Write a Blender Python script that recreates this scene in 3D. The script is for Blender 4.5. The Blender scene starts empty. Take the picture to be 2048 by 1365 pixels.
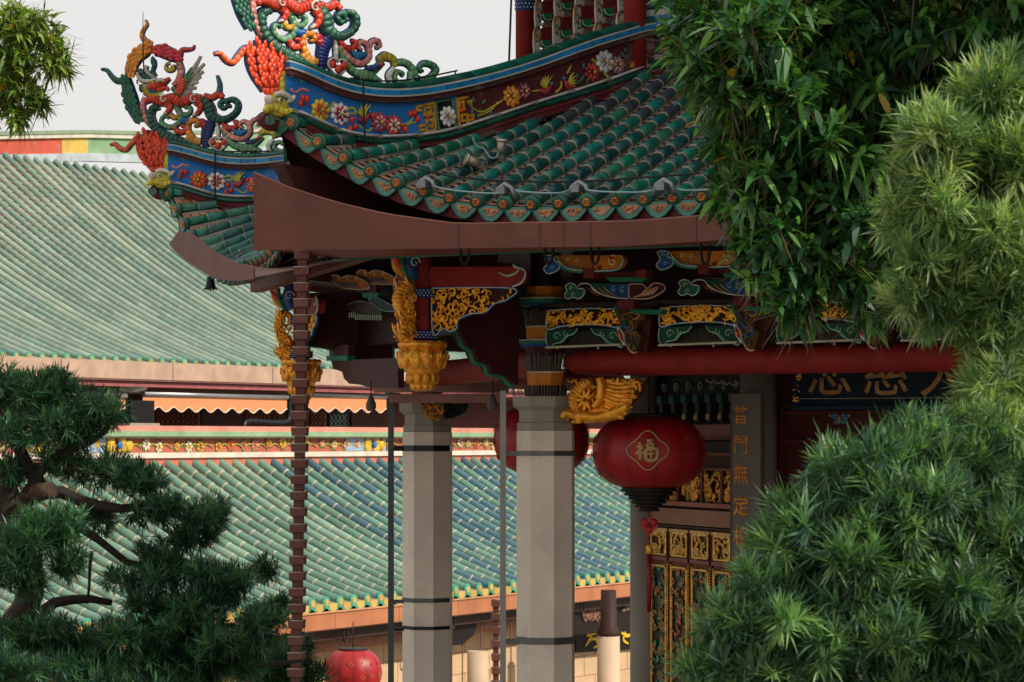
import bpy, math, random
import numpy as np
from mathutils import Vector, Matrix
SC = bpy.context.scene
COL = SC.collection
# ---------------------------------------------------------------- camera, sky, sun
K = 0.00018            # metres per photo pixel and metre of distance
HC = 6.0               # eye height
HOR = 880.0            # photo row of the horizon
cam = bpy.data.cameras.new('camera'); co = bpy.data.objects.new('camera', cam); COL.objects.link(co)
co.location = (0, 0, HC); co.rotation_euler = (math.radians(90), 0, 0)
cam.sensor_width = 36; cam.lens = 36 / (2048 * K)
cam.shift_y = (HOR - 682.5) / 2048
cam.clip_start = 0.5; cam.clip_end = 3000
cam.dof.use_dof = True; cam.dof.focus_distance = 23.5; cam.dof.aperture_fstop = 9
SC.camera = co
SUN_AZ = Vector((0.874, -0.486)).normalized(); SUN_EL = math.radians(36)
w = bpy.data.worlds.new('World'); SC.world = w; w.use_nodes = True
nt = w.node_tree; nt.nodes.clear()
out = nt.nodes.new('ShaderNodeOutputWorld'); bg = nt.nodes.new('ShaderNodeBackground')
sky = nt.nodes.new('ShaderNodeTexSky'); sky.sky_type = 'NISHITA'; sky.sun_disc = False
sky.sun_elevation = SUN_EL; sky.sun_rotation = math.atan2(SUN_AZ.x, SUN_AZ.y)
sky.dust_density = 4; sky.air_density = 1.0
mixw = nt.nodes.new('ShaderNodeMix'); mixw.data_type = 'RGBA'
mixw.inputs[0].default_value = 0.93
mixw.inputs[7].default_value = (8.66, 8.5, 8.3, 1)       # thin white overcast over the blue
nt.links.new(sky.outputs[0], mixw.inputs[6]); nt.links.new(mixw.outputs[2], bg.inputs[0])
bg.inputs[1].default_value = 0.1
nt.links.new(bg.outputs[0], out.inputs[0])
sl = bpy.data.lights.new('sun', 'SUN'); so = bpy.data.objects.new('sun', sl); COL.objects.link(so)
sl.energy = 4.2; sl.angle = math.radians(0.8); sl.color = (1.0, 0.9, 0.76)
sd = Vector((SUN_AZ.x * math.cos(SUN_EL), SUN_AZ.y * math.cos(SUN_EL), math.sin(SUN_EL)))
so.rotation_euler = (-sd).to_track_quat('-Z', 'Y').to_euler(); so.location = (20, -10, 30)
SC.view_settings.view_transform = 'Standard'; SC.view_settings.look = 'None'
SC.view_settings.exposure = 0.0; SC.view_settings.gamma = 1
SC.cycles.max_bounces = 6; SC.cycles.transparent_max_bounces = 6

# ---------------------------------------------------------------- helpers
def C(h, m=1.0):
    h = h.lstrip('#'); r = []
    for i in (0, 2, 4):
        c = int(h[i:i+2], 16) / 255
        r.append(min(1, m * (c / 12.92 if c <= .04045 else ((c + .055) / 1.055) ** 2.4)))
    return tuple(r)
def V(*a): return np.array(a, float)
def unit(v):
    n = np.linalg.norm(v); return v / n if n > 1e-9 else v
def jit(c, rng, a=.12):
    m = 1 + rng.uniform(-a, a); return tuple(min(1, x * m * (1 + rng.uniform(-a, a) * .3)) for x in c)
UP = V(0, 0, 1)
def world(px, py, Y):
    return V((px - 1024) * K * Y, Y, HC + (HOR - py) * K * Y)

MATS = {}
def mat(name, rough=.5, metal=0., scale=6., amt=.25, bump=0., bscale=40., coat=0., leaf=0., speck=0., grime=0., spec=.5, gain=1.):
    if name in MATS: return MATS[name]
    m = bpy.data.materials.new(name); m.use_nodes = True; t = m.node_tree; n = t.nodes; L = t.links
    b = n['Principled BSDF']; b.inputs['Roughness'].default_value = rough; b.inputs['Metallic'].default_value = metal
    b.inputs['Coat Weight'].default_value = coat; b.inputs['Specular IOR Level'].default_value = spec
    at = n.new('ShaderNodeAttribute'); at.attribute_name = 'Col'
    tc = n.new('ShaderNodeTexCoord')
    no = n.new('ShaderNodeTexNoise'); no.inputs['Scale'].default_value = scale; no.inputs['Detail'].default_value = 5
    L.new(tc.outputs['Object'], no.inputs['Vector'])
    mr = n.new('ShaderNodeMapRange'); mr.inputs[1].default_value = .3; mr.inputs[2].default_value = .7
    mr.inputs[3].default_value = gain * (1 - amt); mr.inputs[4].default_value = gain * (1 + amt * .6)
    L.new(no.outputs[0], mr.inputs[0])
    mu = n.new('ShaderNodeVectorMath'); mu.operation = 'SCALE'
    L.new(at.outputs['Color'], mu.inputs[0]); L.new(mr.outputs[0], mu.inputs['Scale'])
    src = mu.outputs[0]
    if speck:
        n2 = n.new('ShaderNodeTexNoise'); n2.inputs['Scale'].default_value = 90; n2.inputs['Detail'].default_value = 2
        L.new(tc.outputs['Object'], n2.inputs['Vector'])
        m2 = n.new('ShaderNodeMapRange'); m2.inputs[1].default_value = .35; m2.inputs[2].default_value = .65
        m2.inputs[3].default_value = 1 - speck; m2.inputs[4].default_value = 1 + speck
        L.new(n2.outputs[0], m2.inputs[0])
        mu2 = n.new('ShaderNodeVectorMath'); mu2.operation = 'SCALE'
        L.new(src, mu2.inputs[0]); L.new(m2.outputs[0], mu2.inputs['Scale']); src = mu2.outputs[0]
    if grime:
        n3 = n.new('ShaderNodeTexNoise'); n3.inputs['Scale'].default_value = scale * .8; n3.inputs['Detail'].default_value = 8
        n3.inputs['Roughness'].default_value = .7
        L.new(tc.outputs['Object'], n3.inputs['Vector'])
        m3 = n.new('ShaderNodeMapRange'); m3.inputs[1].default_value = .55; m3.inputs[2].default_value = .66
        m3.inputs[3].default_value = 0; m3.inputs[4].default_value = grime
        L.new(n3.outputs[0], m3.inputs[0])
        mx = n.new('ShaderNodeMix'); mx.data_type = 'RGBA'; L.new(m3.outputs[0], mx.inputs[0])
        L.new(src, mx.inputs[6]); mx.inputs[7].default_value = (.30, .28, .24, 1); src = mx.outputs[2]
    L.new(src, b.inputs['Base Color'])
    if bump:
        bp = n.new('ShaderNodeBump'); bp.inputs['Strength'].default_value = bump; bp.inputs['Distance'].default_value = .02
        nb = n.new('ShaderNodeTexNoise'); nb.inputs['Scale'].default_value = bscale; nb.inputs['Detail'].default_value = 4
        L.new(tc.outputs['Object'], nb.inputs['Vector'])
        L.new(nb.outputs[0], bp.inputs['Height']); L.new(bp.outputs[0], b.inputs['Normal'])
    if leaf:
        tr = n.new('ShaderNodeBsdfTranslucent')
        hs = n.new('ShaderNodeVectorMath'); hs.operation = 'MULTIPLY'; hs.inputs[1].default_value = (1.6, 1.8, .6)
        L.new(src, hs.inputs[0]); L.new(hs.outputs[0], tr.inputs[0])
        ms = n.new('ShaderNodeMixShader'); ms.inputs[0].default_value = leaf
        o = n['Material Output']; L.new(b.outputs[0], ms.inputs[1]); L.new(tr.outputs[0], ms.inputs[2]); L.new(ms.outputs[0], o.inputs[0])
    MATS[name] = m; return m
GLAZE = mat('glazed_tile', .33, 0, 7, .45, .15, 30, grime=.14)
PAINT = mat('painted_wood', .62, 0, 5, .22, .08, 30, spec=.25)
MOSAIC = mat('glazed_mosaic', .4, 0, 14, .28, .1, 60, grime=.12)
GOLD = mat('gilded_wood', .34, .45, 18, .4, .3, 60, gain=1.55)
STONE = mat('granite', .85, 0, 1.6, .16, .06, 60, speck=.10, grime=.2, gain=1.18)
METAL = mat('metal_sheet', .58, .0, 2.2, .2, .06, 8, spec=.35, grime=.07)
STEEL = mat('galvanised_steel', .4, .6, 6, .12)
PLASTER = mat('old_plaster', .8, 0, 2.5, .2, .2, 20, grime=.5)
CLEAN = mat('wall_plaster', .75, 0, 1.5, .14, grime=.25)
CLAY = mat('clay_tile', .85, 0, 9, .3, .3, 30, grime=.5)
SILK = mat('lantern_silk', .45, 0, 12, .12, leaf=0)
FABRIC = mat('awning_fabric', .8, 0, 4, .07)
BARK = mat('bark', .95, 0, 8, .5, 1.0, 25)
NEEDLE = mat('podocarpus_needle', .42, 0, 3, .25, leaf=.3)
LEAF = mat('mango_leaf', .33, 0, 3, .25, leaf=.32)
GROUND = mat('paving', .9, 0, 1.2, .2, .2, 10)

class MB:
    def __init__(s): s.v = []; s.f = []; s.c = []; s.s = []
    def face(s, idx, col, sm=False): s.f.append(tuple(idx)); s.c.append(col); s.s.append(sm)
    def poly(s, pts, col, sm=False):
        n = len(s.v); s.v += [tuple(p) for p in pts]; s.face(range(n, n + len(pts)), col, sm)
    def box(s, c, ax, ay, az, col):           # centre and three half-axes
        n = len(s.v); c = np.array(c, float)
        for i in (-1, 1):
            for j in (-1, 1):
                for k in (-1, 1): s.v.append(tuple(c + i * np.array(ax) + j * np.array(ay) + k * np.array(az)))
        for q in ((0,1,3,2),(4,6,7,5),(0,4,5,1),(2,3,7,6),(0,2,6,4),(1,5,7,3)): s.face([n + i for i in q], col)
    def tube(s, P, R, col, n=8, N=None, dep=None, sm=True, caps=True, arc=None, pw=1.):
        # P path points, R in-plane half widths, dep half depths along N (fixed side normal)
        P = [np.array(p, float) for p in P]; m = len(P); base = len(s.v)
        if not hasattr(R, '__len__'): R = [R] * m
        if dep is None: dep = R
        if not hasattr(dep, '__len__'): dep = [dep] * m
        refN = N; lastB = None
        for i in range(m):
            T = unit(P[min(i + 1, m - 1)] - P[max(i - 1, 0)])
            if refN is not None: nn = np.array(refN, float)
            else: nn = UP if abs(T[2]) < .9 else V(1, 0, 0)
            B = unit(np.cross(T, nn))
            if refN is None: nn = unit(np.cross(B, T))
            if lastB is not None and np.dot(B, lastB) < 0 and refN is None: B = -B; nn = -nn
            lastB = B
            for k in range(n):
                if arc: a = arc[0] + (arc[1] - arc[0]) * k / (n - 1)
                else: a = 2 * math.pi * k / n
                ca, sa = math.cos(a), math.sin(a)
                if pw != 1.: ca = math.copysign(abs(ca) ** pw, ca); sa = math.copysign(abs(sa) ** pw, sa)
                s.v.append(tuple(P[i] + B * (ca * R[i]) + nn * (sa * dep[i])))
        cc = col if isinstance(col, list) else [col] * (m - 1)
        for i in range(m - 1):
            for k in range(n - (1 if arc else 0)):
                a = base + i * n + k; b = base + i * n + (k + 1) % n
                s.face((a, b, b + n, a + n), cc[i], sm)
        if caps:
            s.face([base + k for k in range(n)][::-1], cc[0]); s.face([base + (m - 1) * n + k for k in range(n)], cc[-1])
    def lathe(s, c, prof, n, cols, rot=0., sm=True, sx=1., sy=1.):   # prof [(r,z)]
        base = len(s.v); m = len(prof)
        for r, z in prof:
            for k in range(n):
                a = rot + 2 * math.pi * k / n
                s.v.append((c[0] + r * sx * math.cos(a), c[1] + r * sy * math.sin(a), c[2] + z))
        cc = cols if isinstance(cols, list) else [cols] * (m - 1)
        for i in range(m - 1):
            for k in range(n):
                a = base + i * n + k; b = base + i * n + (k + 1) % n
                s.face((a, b, b + n, a + n), cc[i], sm)
        s.face([base + k for k in range(n)][::-1], cc[0]); s.face([base + (m - 1) * n + k for k in range(n)], cc[-1])
    def ball(s, c, r, col, sq=(1, 1, 1), n=8, ax=None):
        base = len(s.v); m = max(4, n // 2 + 1)
        A = ax if ax is not None else (V(1,0,0), V(0,1,0), UP)
        for i in range(m + 1):
            ph = math.pi * i / m
            for k in range(n):
                a = 2 * math.pi * k / n
                p = np.array(c) + r * (A[0] * sq[0] * math.sin(ph) * math.cos(a) + A[1] * sq[1] * math.sin(ph) * math.sin(a) + A[2] * sq[2] * math.cos(ph))
                s.v.append(tuple(p))
        for i in range(m):
            for k in range(n):
                a = base + i * n + k; b = base + i * n + (k + 1) % n
                s.face((a, b, b + n, a + n), col, True)

class Frame:
    """vertical plane: origin O (plan + z), axis ax in plan, n = normal on the seen side"""
    def __init__(s, O, ax, n): s.O = V(O[0], O[1], 0); s.a = V(ax[0], ax[1], 0); s.n = V(n[0], n[1], 0)
    def P(s, a, h, d=0.): return s.O + s.a * a + UP * h + s.n * d
    def px(s, x, y, off=0.):
        u = (x - 1024) * K; nn = s.n; O = s.O + nn * off
        Y = (nn[0] * O[0] + nn[1] * O[1]) / (nn[0] * u + nn[1])
        X = u * Y; a = (X - O[0]) * s.a[0] + (Y - O[1]) * s.a[1]
        return (a, HC + (HOR - y) * K * Y)
    def pxs(s, L, off=0.): return [s.px(x, y, off) for x, y in L]
    def m(s, x, y): # metres per px along the plane near x,y
        return abs(s.px(x + 1, y)[0] - s.px(x, y)[0])
def smooth(P, n=6, closed=False):
    P = [np.array(p, float) for p in P]; m = len(P)
    if m < 3: return P
    o = []
    rng_ = range(m) if closed else range(m - 1)
    for i in rng_:
        g = (lambda j: P[j % m]) if closed else (lambda j: P[max(0, min(m - 1, j))])
        p0, p1, p2, p3 = g(i - 1), g(i), g(i + 1), g(i + 2)
        for k in range(n):
            t = k / n
            o.append(.5 * ((2 * p1) + (-p0 + p2) * t + (2 * p0 - 5 * p1 + 4 * p2 - p3) * t * t + (-p0 + 3 * p1 - 3 * p2 + p3) * t ** 3))
    if not closed: o.append(P[-1])
    return o
def resample(P, step):
    P = [np.array(p, float) for p in P]; d = [0]
    for i in range(1, len(P)): d.append(d[-1] + np.linalg.norm(P[i] - P[i - 1]))
    n = max(2, int(round(d[-1] / step)) + 1); t = np.linspace(0, d[-1], n)
    A = np.array(P); return [np.array([np.interp(x, d, A[:, j]) for j in range(A.shape[1])]) for x in t], d[-1]
def ribbon(mb, fr, pts, wid, col, d=0., dep=.03, tile=0., rng=None, back=None, n=8):
    """raised band following pts (a,h) in the frame; tile>0 gives mosaic pieces"""
    P, L = resample(smooth(pts, 6), max(.006, (tile / 5 if tile else .02)))
    m = len(P); W = wid if hasattr(wid, '__len__') else [wid, wid]
    ws = np.interp(np.linspace(0, 1, m), np.linspace(0, 1, len(W)), W)
    dp = np.minimum(dep, ws * 1.1 + .003)
    cols = [col] * (m - 1)
    ws2 = ws.copy(); dp2 = dp.copy()
    if tile:
        rng = rng or random.Random(1); cur = col; cols = []
        for i in range(m - 1):
            if i % 5 == 0: cur = jit(col, rng, .24)
            cols.append(cur)
        for i in range(m):
            if i % 5 == 0: ws2[i] *= .95; dp2[i] *= .62
            elif i % 5 in (1, 4): dp2[i] *= .94
    mb.tube([fr.P(p[0], p[1], d) for p in P], ws2, cols, n=10 if tile else n, N=fr.n, dep=dp2, pw=.6 if tile else 1.)
    if back:
        mb.tube([fr.P(p[0], p[1], d - dep * .9) for p in P], ws + .009, back, n=4, N=fr.n, dep=dp * .7, sm=False)
def prism(mb, fr, pts, col, d0, d1, side=None):
    n = len(mb.v); m = len(pts)
    for p in pts: mb.v.append(tuple(fr.P(p[0], p[1], d1)))
    for p in pts: mb.v.append(tuple(fr.P(p[0], p[1], d0)))
    mb.face(range(n, n + m), col); mb.face(list(range(n + m, n + 2 * m))[::-1], side or col)
    for i in range(m):
        j = (i + 1) % m; mb.face((n + i, n + m + i, n + m + j, n + j), side or col)
def fbox(mb, fr, a0, a1, h0, h1, d0, d1, col):
    prism(mb, fr, [(a0, h0), (a1, h0), (a1, h1), (a0, h1)], col, d0, d1)
def scales(mb, fr, pts, wid, col, d, rng, size=.04, cols=None):
    P, L = resample(smooth(pts, 6), size * .78); m = len(P); W = wid if hasattr(wid, '__len__') else [wid, wid]
    ws = np.interp(np.linspace(0, 1, m), np.linspace(0, 1, len(W)), W)
    mb.tube([fr.P(p[0], p[1], d) for p in P], ws, tuple(x * .5 for x in col), n=6, N=fr.n, dep=.02)
    for i in range(m):
        T = unit(P[min(m - 1, i + 1)] - P[max(0, i - 1)]); B = V(-T[1], T[0]); k = max(1, int(round(2 * ws[i] / size)))
        for j in range(k):
            o = (j + .5 + (.5 if i % 2 else 0) - k / 2) * size * .98
            if abs(o) > ws[i]: continue
            p = P[i] + B * o; t3 = fr.a * T[0] + UP * T[1]; b3 = fr.a * B[0] + UP * B[1]
            mb.ball(fr.P(p[0], p[1], d + .018), size * .56, jit(col, rng, .2), (1.5, .95, .26), 6, (t3, b3, fr.n))
def spiral(cx, cy, r0, r1, a0, turns, n=14):
    return [(cx + (r0 + (r1 - r0) * i / n) * math.cos(a0 + turns * 2 * math.pi * i / n),
             cy + (r0 + (r1 - r0) * i / n) * math.sin(a0 + turns * 2 * math.pi * i / n)) for i in range(n + 1)]
def flower(mb, fr, a, h, r, c1, c2, d=.02, petals=9, leaf=None, rng=None):
    rng = rng or random.Random(int(a * 100))
    if leaf:
        for k in range(6):
            t = k * math.pi / 3 + rng.uniform(-.3, .3); L = r * rng.uniform(1.3, 1.65)
            ribbon(mb, fr, [(a, h), (a + L * .6 * math.cos(t), h + L * .6 * math.sin(t)), (a + L * math.cos(t + .15), h + L * math.sin(t + .15))],
                   [r * .1, r * .3, r * .02], jit(leaf, rng, .3), d * .5, .008, n=6)
    for ring, (rr, cc, pw, dd) in enumerate(((1., c1, .27, 0), (.68, c2, .22, .014), (.38, jit(c1, rng, .3), .16, .026))):
        k0 = petals - ring * 2
        for k in range(k0):
            t = 2 * math.pi * (k + .5 * ring) / k0
            ca, ch = a + r * rr * .62 * math.cos(t), h + r * rr * .62 * math.sin(t)
            T = fr.a * math.cos(t) + UP * math.sin(t); B = fr.a * -math.sin(t) + UP * math.cos(t)
            mb.ball(fr.P(ca, ch, d + dd), r * .36 * rr, jit(cc, rng, .12), (1.05, pw / .3 * .85, .35), 6, (T, B, fr.n))
    mb.ball(fr.P(a, h, d + .035), r * .14, C('e8c840'), n=6)
def filigree(mb, fr, poly, n, col, d, w=.008, seed=1, leafc=None, size=.07):
    """random carved curls and leaves inside a polygon"""
    rng = random.Random(seed); xs = [p[0] for p in poly]; ys = [p[1] for p in poly]
    def inside(x, y):
        r = False; m = len(poly)
        for i in range(m):
            x1, y1 = poly[i]; x2, y2 = poly[(i + 1) % m]
            if (y1 > y) != (y2 > y) and x < (x2 - x1) * (y - y1) / (y2 - y1) + x1: r = not r
        return r
    k = 0; tries = 0
    while k < n and tries < n * 30:
        tries += 1; x = rng.uniform(min(xs), max(xs)); y = rng.uniform(min(ys), max(ys))
        if not inside(x, y): continue
        k += 1; c = jit(col, rng, .3)
        if rng.random() < .55:
            s = size * rng.uniform(.5, 1.1); a0 = rng.uniform(0, 6.28); sg = rng.choice((-1, 1))
            pts = spiral(x, y, s * .5, s * .08, a0, sg * rng.uniform(.7, 1.2), 9)
            pts = [p for p in pts if inside(*p)]
            if len(pts) > 3: ribbon(mb, fr, pts, [w * .7, w * 1.2, w * .6], c, d + rng.uniform(0, .012), w * 1.3, n=6)
        else:
            t = rng.uniform(0, 6.28); T = fr.a * math.cos(t) + UP * math.sin(t); B = fr.a * -math.sin(t) + UP * math.cos(t)
            mb.ball(fr.P(x, y, d + rng.uniform(0, .012)), size * rng.uniform(.2, .34), leafc and jit(leafc, rng, .2) or c, (1.2, .5, .4), 6, (T, B, fr.n))

def finish(o, name, mb_or_mesh):
    return o
def build(name, mb, m, parent=None, origin=None, label=None, cat=None, group=None, kind=None):
    me = bpy.data.meshes.new(name)
    v = np.array(mb.v, dtype=np.float64)
    org = V(0, 0, 0)
    if parent is None and len(v):
        org = V((v[:,0].min() + v[:,0].max()) / 2, (v[:,1].min() + v[:,1].max()) / 2, v[:,2].min()) if origin is None else V(*origin)
    me.from_pydata((v - org).tolist(), [], mb.f)
    me.polygons.foreach_set('use_smooth', mb.s)
    at = me.color_attributes.new('Col', 'FLOAT_COLOR', 'CORNER')
    cs = np.array([tuple(c)[:3] for c in mb.c]); tot = np.array([len(f) for f in mb.f])
    arr = np.ones((int(tot.sum()), 4)); arr[:, :3] = np.repeat(cs, tot, axis=0)
    at.data.foreach_set('color', arr.ravel())
    me.materials.append(m); me.update()
    o = bpy.data.objects.new(name, me); COL.objects.link(o)
    if parent is not None: adopt(o, parent)
    else: o.location = tuple(org)
    tag(o, label, cat, group, kind); return o
def adopt(o, parent):
    o.parent = parent
    # meshes carry world coordinates; cancel the top-level thing's own place
    o.matrix_parent_inverse = Matrix.Translation(-parent.location) if parent.parent is None else Matrix.Identity(4)
def tag(o, label=None, cat=None, group=None, kind=None):
    if label: o['label'] = label
    if cat: o['category'] = cat
    if group: o['group'] = group
    if kind: o['kind'] = kind
def empty(name, loc, label=None, cat=None, group=None):
    o = bpy.data.objects.new(name, None); COL.objects.link(o); o.location = tuple(loc); o.empty_display_size = .2
    tag(o, label, cat, group); return o
def text(body, size, fr, a, h, d, m, col, parent, name='character', ext=.006, sx=1., bold=0.006):
    cu = bpy.data.curves.new(name, 'FONT'); cu.body = body; cu.size = size; cu.extrude = ext
    cu.align_x = 'CENTER'; cu.align_y = 'CENTER'; cu.offset = bold; cu.resolution_u = 3
    t = bpy.data.objects.new(name, cu); COL.objects.link(t)
    bpy.context.view_layer.update()
    me = bpy.data.meshes.new_from_object(t.evaluated_get(bpy.context.evaluated_depsgraph_get()))
    bpy.data.objects.remove(t)
    mb = MB(); right = fr.a
    if np.dot(np.cross(UP, fr.n), fr.a) < 0: right = -fr.a
    for v in me.vertices: mb.v.append(tuple(fr.P(a, h, d) + right * v.co.x * sx + UP * v.co.y + fr.n * v.co.z))
    for p in me.polygons: mb.face(list(p.vertices), col)
    return build(name, mb, m, parent)
def deg(a): return V(math.cos(math.radians(a)), math.sin(math.radians(a)))

# ---------------------------------------------------------------- octagon geometry
CEN = V(5.06, 28.4)
ANG = [217.5 + 45 * -i for i in range(8)]       # i=0 near corner, 1 rear left ... 7 right front
def vert(i, R): return CEN + R * deg(ANG[i % 8])
def face_frame(i, R):
    """side between corner i+1 and corner i (i=-1: the front side A from corner 0 to corner 7)"""
    p = vert(i + 1, R); q = vert(i, R); ax = unit(q - p); n = deg((ANG[i % 8]) - 22.5)
    return Frame(p, ax, n), np.linalg.norm(q - p)
def fa(R): return face_frame(-1, R)[0]          # front side; a runs from corner 0 to the right
def fb(R): return face_frame(0, R)[0]           # left side; a runs from corner 1 toward corner 0
def radial(i, R=8.8, seen=True):                # vertical plane of a hip ridge; a runs inward from the corner
    d = -deg(ANG[i]); n = V(d[1], -d[0])
    O = vert(i, R)
    if np.dot(n, -O) < 0: n = -n
    return Frame(O, d, n)
R_E, R_U, RUN = 8.8, 4.78, 3.71
T22 = math.tan(math.radians(22.5))
def zbase(r): return 7.82 + .33 * r + .0245 * r * r
def zroof(t, r):                                 # t distance from the hip along the eave, r distance inward
    return zbase(r) + .85 * (max(0, 1 - r / 3.7)) ** 3 * (max(0, 1 - t / 2.6)) ** 2.3

# ---------------------------------------------------------------- ground
g = MB()
g.poly([(-900, -300, 0), (900, -300, 0), (900, 1500, 0), (-900, 1500, 0)], C('8c8474'))
build('ground', g, GROUND, label='paved temple courtyard ground', kind='structure')
g = MB(); g.lathe((CEN[0], CEN[1], 0), [(11.3, 0.004), (11.3, .4), (10.9, .4), (10.9, .8), (10.5, .8), (10.5, 1.2), (10.1, 1.2), (10.1, 1.6)], 8, C('8d877d'), math.radians(37.5), False)
build('pavement', g, STONE, label='stepped stone platform under the octagonal pavilion', kind='structure')

# ================================================================= PAVILION
PAV = empty('pavilion', (CEN[0], CEN[1], 1.6), 'octagonal temple pavilion with green tiled roof, upturned corners and grey stone columns', 'pavilion')
G1 = C('00705c'); G2 = C('065250'); G3 = C('2a7662'); MORT = C('8c8476'); TERR = C('d08a66'); WINE = C('5e1f24')
DKGREEN = C('16604f')
# --- roof: stepped pans, cover tiles, ends
def roof_side(i, seed, detail=True):
    rng = random.Random(seed)
    fr, L = face_frame(i, R_E); inw = -fr.n
    pan = MB(); cov = MB(); endm = MB()
    nrow = 27; sp = L / nrow
    def pt(a, r, dz=0., ext=0.):
        t = min(a - r * T22, L - a - r * T22); z = zroof(max(0, t), max(0, r)) + dz
        if i == 0: z -= .2 * math.sin(math.pi * min(1, max(0, a / L))) * (1 - r / 3.71) ** 2
        r = r + (.34 if i == 0 else .08) * (1 - math.exp(-max(0, t) / (1.3 if i == 0 and a < L / 2 else .55))) * (1 - r / 3.71)
        return V(*(fr.O[:2] + fr.a[:2] * a + inw[:2] * (r - ext)), z)
    for k in range(nrow):
        a = sp * (k + .5); rmax = min(RUN, (min(a, L - a) / T22) - .42)
        if rmax < .1: rmax = .12
        nn = max(1, int(rmax / .235)); P = []; Rr = []; cs = []
        base_c = rng.choice((G1, G1, G2, C('0e6a62')))
        so_ = rng.uniform(-.1, .02); steps = [0.] + [min(rmax, j * .235 + so_ + rng.uniform(-.012, .012)) for j in range(1, nn + 1)]
        if rmax - steps[-1] > .07: steps.append(rmax)
        for j in range(len(steps) - 1):
            r0, r1 = steps[j], steps[j + 1]; c = jit(base_c, rng, .3)
            if rng.random() < .14: c = jit(G3, rng, .25)
            if r0 > 2.2 and rng.random() < .55: c = jit(C('3a4a52'), rng, .2)      # grey-blue weathered upper tiles
            for (rr, rad, cc) in ((r0, .049, MORT), (r0 + .008, .053, MORT), (r0 + .010, .058, c), (r1 - .004, .052, c)):
                P.append(pt(a, rr, .045)); Rr.append(rad); cs.append(cc)
        cov.tube(P, Rr, cs[:-1], n=9, arc=(math.radians(-28), math.radians(208)), caps=False)
        # mortar shoulders down to the pans
        for sgn in (-1, 1):
            for j in range(len(steps) - 1):
                r0, r1 = steps[j], steps[j + 1]; q = [pt(a + sgn * .046, r0, .035), pt(a + sgn * .046, r1, .035), pt(a + sgn * .066, r1, -.02), pt(a + sgn * .066, r0, -.02)]
                cov.poly(q, jit(C('8c867b'), rng, .15))
        # round end disc with orange relief
        q = pt(a, 0, .045); T = unit(pt(a, .2, .045) - q)
        e0 = q - T * .012
        endm.tube([e0 - T * .03, e0 - T * .03, e0 + T * .02], [.054, .066, .066], jit(C('2d6b58'), rng, .25), n=14)
        endm.tube([e0 - T * .036, e0 - T * .03], [.048, .056], jit(C('1c5b4a'), rng, .2), n=14)
        endm.tube([e0 - T * .043, e0 - T * .03], [.033, .038], jit(C('b0622c'), rng, .25), n=10)
        for m in range(6):
            t = m * 1.047; b = unit(np.cross(T, UP)); u2 = np.cross(b, T)
            endm.ball(e0 - T * .044 + (b * math.cos(t) + u2 * math.sin(t)) * .024, .011, jit(C('c8783a'), rng, .3), n=5)
    # pans, one stack of flat clay tiles between two cover rows
    for k in range(nrow + 1):
        a0 = max(0.0, sp * (k - .5) + .05); a1 = min(L, sp * (k + .5) - .05); am = (a0 + a1) / 2
        rmax = min(RUN, min(am, L - am) / T22)
        if rmax < .05: rmax = .05
        r = 0.0; c0 = rng.uniform(0, .04)
        while r < rmax:
            r1 = min(rmax, r + .1); c = jit(TERR, rng, .18)
            if rng.random() < .12 + .12 * r: c = jit(C('b09a88'), rng, .1)
            p = [pt(a0, r, .022), pt(a1, r, .022), pt(a1, r1, .0), pt(a0, r1, .0)]
            pan.poly(p, c); pan.poly([pt(a0, r, .022), pt(a1, r, .022), pt(a1, r, -.02), pt(a0, r, -.02)], C('2c2320'))
            r = r1
        # drip tile: scalloped fan hanging over the edge
        if 0 < k <= nrow:
            pass
        q = pt(am if 0 < k < nrow else (.02 if k == 0 else L - .02), 0, .0, .02)
        wd = sp * .49; axv = unit(pt(am + .05, 0) - pt(am - .05, 0)) if 0 < k < nrow else fr.a
        dn = unit(fr.n * .18 - UP); 
        axis = unit(axv); nrm = unit(np.cross(axis, dn)); nrm = nrm if np.dot(nrm, fr.n) > 0 else -nrm
        outl = []
        for j in range(-6, 7):
            x = j / 6; y = (1 - abs(x) ** 2.1) * .105 + .010 + .006 * (j % 2)
            outl.append((x * wd, y))
        tl = [q + axis * x + dn * y for x, y in outl]
        top = [q + axis * wd + UP * .012, q - axis * wd + UP * .012]
        pc = jit(C('3a7a6c'), rng, .25)
        endm.poly(tl + top, pc)
        back = [p - nrm * .018 for p in tl + top]
        endm.poly(back[::-1], pc)
        for j in range(len(tl) - 1): endm.poly([tl[j], back[j], back[j + 1], tl[j + 1]], pc)
        inner = [q + axis * x * .66 + dn * (y * .62 + .004) + nrm * .006 for x, y in outl]
        endm.poly(inner, jit(C('9a6a48'), rng, .25))
        for m in range(7):
            x, y = rng.uniform(-.6, .6), rng.uniform(.1, .6)
            endm.ball(q + axis * x * wd * .8 + dn * (.018 + y * .08 * (1 - abs(x))) + nrm * .008, .0125, jit(C('b07440'), rng, .4), n=5)
        endm.tube([p + nrm * .004 for p in tl], .006, jit(C('2b7564'), rng, .2), n=5)
    r_ = build('roof', cov, GLAZE, PAV); build('clay_pans', pan, CLAY, r_); build('eave_tile_ends', endm, MOSAIC, r_)
    # boarding under the tiles
    und = MB(); N = 24
    for a in range(N):
        for rr in range(6):
            f0, f1 = a / N, (a + 1) / N; r0, r1 = RUN * rr / 6, RUN * (rr + 1) / 6
            def q(f, r):
                a_ = r * T22 + f * (L - 2 * r * T22); return pt(a_, r, -.07)
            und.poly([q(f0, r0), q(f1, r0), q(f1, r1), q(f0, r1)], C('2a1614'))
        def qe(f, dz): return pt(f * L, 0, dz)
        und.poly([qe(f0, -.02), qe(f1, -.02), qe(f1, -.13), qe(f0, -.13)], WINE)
    build('boarding', und, PAINT, r_)
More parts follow.
